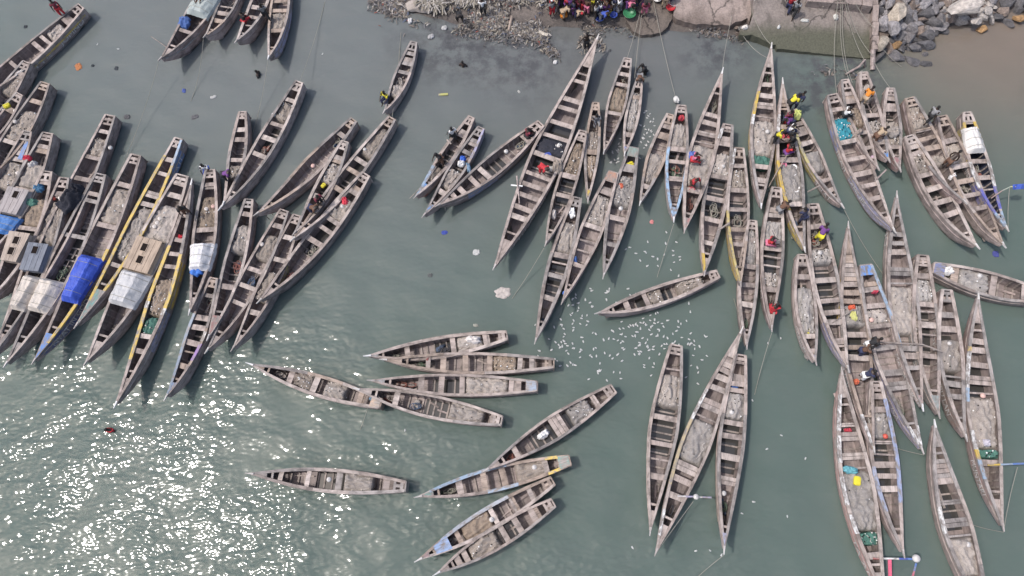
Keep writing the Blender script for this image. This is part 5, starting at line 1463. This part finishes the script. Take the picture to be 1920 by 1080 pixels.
# ================================================================ BIRDS on the water
def bird_mesh():
    mb = MB()
    mb.ball((0, 0, .06), (.185, .085, .075), 10, 6, 0)
    mb.ball((.16, 0, .13), (.055, .045, .045), 8, 5, 0)
    mb.tube([(.20, 0, .125), (.26, 0, .115)], [.016, .004], 5, 1)
    for s in (1, -1):
        mb.hexa([(.08, s*.045, .10), (-.24, s*.015, .09), (-.20, s*.085, .07), (.06, s*.105, .06), (.08, s*.045, .115), (-.24, s*.015, .10), (-.20, s*.085, .08), (.06, s*.105, .07)], 2)
    mb.hexa([(-.15, -.04, .06), (-.27, -.03, .06), (-.27, .03, .06), (-.15, .04, .06), (-.15, -.04, .08), (-.27, -.03, .07), (-.27, .03, .07), (-.15, .04, .08)], 1)
    me = bpy.data.meshes.new('seabird'); me.from_pydata([tuple(v) for v in mb.v], [], mb.f)
    for m in (plain('white_feather', (.50, .50, .49), .7), plain('dark_feather', (.03, .03, .032), .7), plain('grey_feather', (.55, .56, .57), .7)): me.materials.append(m)
    me.polygons.foreach_set('material_index', mb.m); me.polygons.foreach_set('use_smooth', [True]*len(mb.f))
    return me
BM_ = bird_mesh()
br = random.Random(3)
def in_boat(p, m=.15):
    for b in BI.values():
        d = p-b.S; t = d.dot(b.dir)/b.L
        if -.02 < t < 1.02 and abs(d.dot(b.nrm)) < b.hb(min(max(t, 0), 1))+m: return True
    return False
CL = [(1062, 618, 36, 36, 40), (1085, 662, 44, 22, 20), (1232, 612, 44, 26, 48), (1190, 640, 44, 32, 36), (1250, 655, 55, 26, 24), (1150, 690, 70, 22, 18), (1210, 240, 10, 18, 18), (1212, 275, 6, 30, 10), (1160, 278, 10, 14, 9), (1172, 300, 12, 10, 6),
      (1085, 565, 25, 14, 9), (1205, 470, 30, 30, 12), (1260, 460, 18, 30, 10), (1150, 560, 40, 20, 10), (1350, 640, 60, 40, 8), (1400, 860, 60, 120, 6), (900, 720, 100, 60, 8), (870, 820, 90, 60, 4), (1050, 780, 60, 60, 6)]
CW = ['left in big flock', 'lower left of big flock', 'amid big flock', 'centre of big flock', 'below big flock', 'lower edge of flock',
      'beside slim boat', 'below slim boat string', 'between slim boat tips', 'beside orange-sterned boat', 'near two left bows', 'in central boat lane', 'below light blue bow',
      'left of crosswise boat', 'right of big flock', 'right of pink-flanked boat', 'above side-by-side boats', 'near teal-ended boat', 'in open water midway']
CNT = 0
def bird(u, v, where='alone on open water'):
    global CNT
    p = at(u, v, 0)
    if in_boat(p): return False
    o = bpy.data.objects.new('seabird', BM_); COL.objects.link(o)
    o.location = (p.x, p.y, -.015); o.rotation_euler = (0, 0, br.uniform(0, 6.28)); s = br.uniform(.33, .47); o.scale = (s, s, s)
    tag(o, 'small white seabird with dark wings sitting on water, ' + where, 'bird', 'seabirds resting on the water')
    CNT += 1
    return True
for (u, v, su, sv, n), where in zip(CL, CW):
    k = 0
    for _ in range(n*4):
        if k >= n or CNT >= 285: break
        if bird(u+br.gauss(0, su), v+br.gauss(0, sv), where): k += 1
for (u, v) in [(1510, 860), (1411, 751), (1343, 975), (1304, 1033), (1331, 1032), (605, 101), (183, 83), (222, 92), (1186, 1027)]: bird(u, v)

# ================================================================ FLOATING SCRAPS and RUBBISH
SCR = [(147, 125, 7, 9, 30, (.42, .17, .07), 'orange plastic scrap floating between the upper left boats'), (833, 436, 6, 4, 0, (.05, .08, .35), 'blue plastic scrap floating left of the longest boat'),
       (943, 549, 15, 11, 0, (.42, .38, .36), 'pinkish plastic sheet floating left of the bird flock'), (893, 473, 7, 6, 0, (.45, .46, .46), 'grey white plastic bag floating below longest boats tip'), (1222, 416, 4, 4, 0, (.60, .25, .25), 'pink scrap floating among the mid boats'),
       (238, 219, 7, 5, 0, (.10, .10, .11), 'dark plastic scrap floating right of the long tarp boat'), (365, 219, 8, 5, 20, (.11, .11, .12), 'dark grey sheet just under surface near upper left'), (345, 170, 4, 5, 0, (.08, .12, .35), 'blue scrap floating below the grey tarp boat'),
       (400, 182, 7, 3, 20, (.45, .45, .45), 'white scrap floating below the slim top-edge boat'), (892, 610, 5, 3, 0, (.36, .36, .33), 'pale scrap floating above side-by-side boats'), (861, 628, 5, 3, 20, (.35, .36, .30), 'greenish scrap against the uppermost side-by-side boat'),
       (1867, 476, 6, 6, 0, (.06, .07, .25), 'dark blue float tied near the plain boats'), (1820, 552, 5, 3, 0, (.35, .22, .12), 'orange brown scrap at the double-ended bow right'), (973, 172, 4, 2, -50, (.45, .45, .44), 'white strip floating left of longest boat'), (806, 516, 5, 4, 0, (.12, .13, .13), 'dark scrap floating mid water below boats'),
       (48, 50, 4, 4, 0, (.05, .06, .07), 'dark float in water by lettered boat'), (174, 123, 3, 3, 0, (.06, .07, .08), 'small dark scrap left of the broad tarp boat'), (218, 128, 4, 5, 0, (.06, .07, .08), 'dark triangular scrap in the upper left water'), (1061, 541, 3, 3, 0, (.1, .1, .1), 'dark scrap by long tip') ]
for (u, v, a, c, rz, colr, lab) in SCR: rag(u, v, .02, a, c, rz, colr, lab, 'floating_scrap', 'litter', .05)
mb = MB(); a_ = at(822, 178, .03); b_ = at(840, 176.5, .03); mb.bar(a_, b_, .16, .06)
tag(mb.build('floating_plank', paint((.42, .42, .10), .40)), 'yellow green plank floating in open water', 'plank')
# rubbish on the shore: countless bits in one mesh
TR = [(.40, .37, .34), (.25, .22, .19), (.17, .145, .125), (.11, .10, .095), (.07, .067, .07), (.19, .185, .19), (.09, .11, .17), (.25, .08, .06), (.30, .27, .22)]
TM = [plain('rubbish_%d' % i, sc(c, .85), .8, .3, .25) for i, c in enumerate(TR)]
tm = MB(); tr = random.Random(9)
def scatter(n, u0, v0, u1, v1, half, wts, lo=.05, hi=.35, lift=.03):
    """bits along the segment u0,v0 - u1,v1, spread half px to either side"""
    for _ in range(n):
        f = tr.random(); u = u0+(u1-u0)*f+tr.gauss(0, half); v = v0+(v1-v0)*f+tr.gauss(0, half*.7)
        p = at(u, v, 0)
        if noise.noise(Vector((p.x*.45, p.y*.45, 7))) < -.13+tr.uniform(-.14, .14): continue
        z = max(0.0, shore_z(u, v)); p = at(u, v, z)
        if in_boat(p): continue
        l = tr.uniform(lo, hi)*1.25; w = min(l*tr.uniform(.10, .38), .09); a = tr.uniform(0, 6.28)
        d = Vector((math.cos(a), math.sin(a), tr.uniform(-.3, .3)))*l*.5; q = Vector((-math.sin(a), math.cos(a), tr.uniform(-.4, .4)))*w*.5
        c = p+Vector((0, 0, lift+tr.random()*.08)); b0 = len(tm.v)
        bend = Vector((0, 0, l*tr.uniform(.05, .3)))
        tm.v += [c-d-q, c-d+q, c+q+bend, c-q+bend, c+d-q*.6, c+d+q*.6]
        k = tr.choices(range(9), wts)[0]
        tm.f += [(b0, b0+3, b0+2, b0+1), (b0+3, b0+4, b0+5, b0+2)]; tm.m += [k, k]
mixw = [3, 5, 5, 4, 3, 4, .6, .5, 3]; dk = [1.2, 2, 3, 5, 5, 5, .4, .2, 1]
scatter(2600, 735, 8, 860, 40, 16, mixw)
scatter(3400, 850, 22, 985, 45, 17, mixw)
scatter(1500, 900, 50, 1010, 62, 9, mixw)
scatter(1500, 985, 50, 1045, 95, 11, dk, .05, .3)
scatter(500, 1040, 95, 1075, 112, 7, dk)
scatter(600, 820, 55, 1000, 80, 9, dk, .04, .25)
scatter(500, 1085, 80, 1140, 88, 10, mixw)
scatter(900, 880, 5, 1030, 5, 9, mixw)
scatter(800, 772, 8, 818, 14, 9, [8, 1.5, 1, .4, .2, 1, 0, 0, 6], .3, 1.1, .30)
scatter(300, 866, 4, 890, 6, 7, [8, 1.5, 1, .4, .2, 1, 0, 0, 6], .3, .9, .30)
scatter(350, 700, 0, 740, 25, 10, dk)
scatter(450, 1090, 55, 1180, 66, 8, dk, .04, .22)
scatter(110, 1540, 133, 1620, 145, 8, dk, .05, .3, .0)
scatter(200, 1300, 55, 1400, 78, 6, dk, .05, .25)
scatter(500, 1290, 8, 1640, 14, 14, [4, 4, 2, 2, 1, 2, .4, .4, 3], .03, .12, .9)
tag(mesh('beach_rubbish', tm.v, tm.f, TM, None, tm.m), 'drift of plastic scraps, sticks and rubbish along the muddy waterline', 'rubbish', None, 'stuff')
for (u, v, a, c, rz, colr, lab, h) in [(793, 10, 34, 17, 0, M_net['pale'], 'large heap of cream netting and rope on rubbish shore', .3), (876, 4, 18, 12, 0, M_net['tan'], 'smaller beige netting heap right of the large one', .4), (833, 52, 6, 5, 0, (.42, .42, .42), 'white plastic bag at the rubbish waterline', .08),
       (808, 68, 7, 5, 30, (.38, .38, .39), 'white sack lying in shallow water', .06), (924, 51, 7, 6, 0, (.40, .40, .40), 'white plastic bag right of the white sack', .08), (769, 39, 5, 6, 0, (.55, .55, .55), 'white plastic scrap left end of rubbish', .15), (1018, 63, 12, 4, -25, (.50, .46, .40), 'curved pale hose on the rubbish', .1),
       (900, 24, 9, 7, 0, (.50, .45, .40), 'cream sack beside person in white on rubbish', .15), (1041, 116, 4, 4, 0, (.6, .6, .6), 'white scrap at the outer tip of the rubbish', .06), (1397, 51, 6, 4, 10, (.66, .62, .58), 'white sheet in gap between the slabs', .12), (1567, 32, 4, 6, 10, (.55, .55, .52), 'white knot of rope hanging on slipway', .15), (1509, 38, 8, 3, -10, (.50, .50, .48), 'white litter on the slipway', .06),
       (1160, 14, 7, 8, 0, (.70, .66, .74), 'white cloth held up at the right of crowd', .5), (1460, 51, 2.5, 2.5, 0, (.74, .74, .72), 'small white cup on the slipway', .15)]:
    rag(u, v, max(.1, shore_z(u, v)) if u < 1390 else 1.5-1.44*v/112+.05, a, c, rz, colr, lab, 'litter_heap' if a > 10 else 'litter', 'litter', h)
mb = MB(); mb.tube([at(960, 30, .5), at(957, 42, .35), at(954, 56, .15)], [.08, .10, .07], 7)
tag(mb.build('log', M_tan), 'reddish log lying across the rubbish on the shore', 'log')
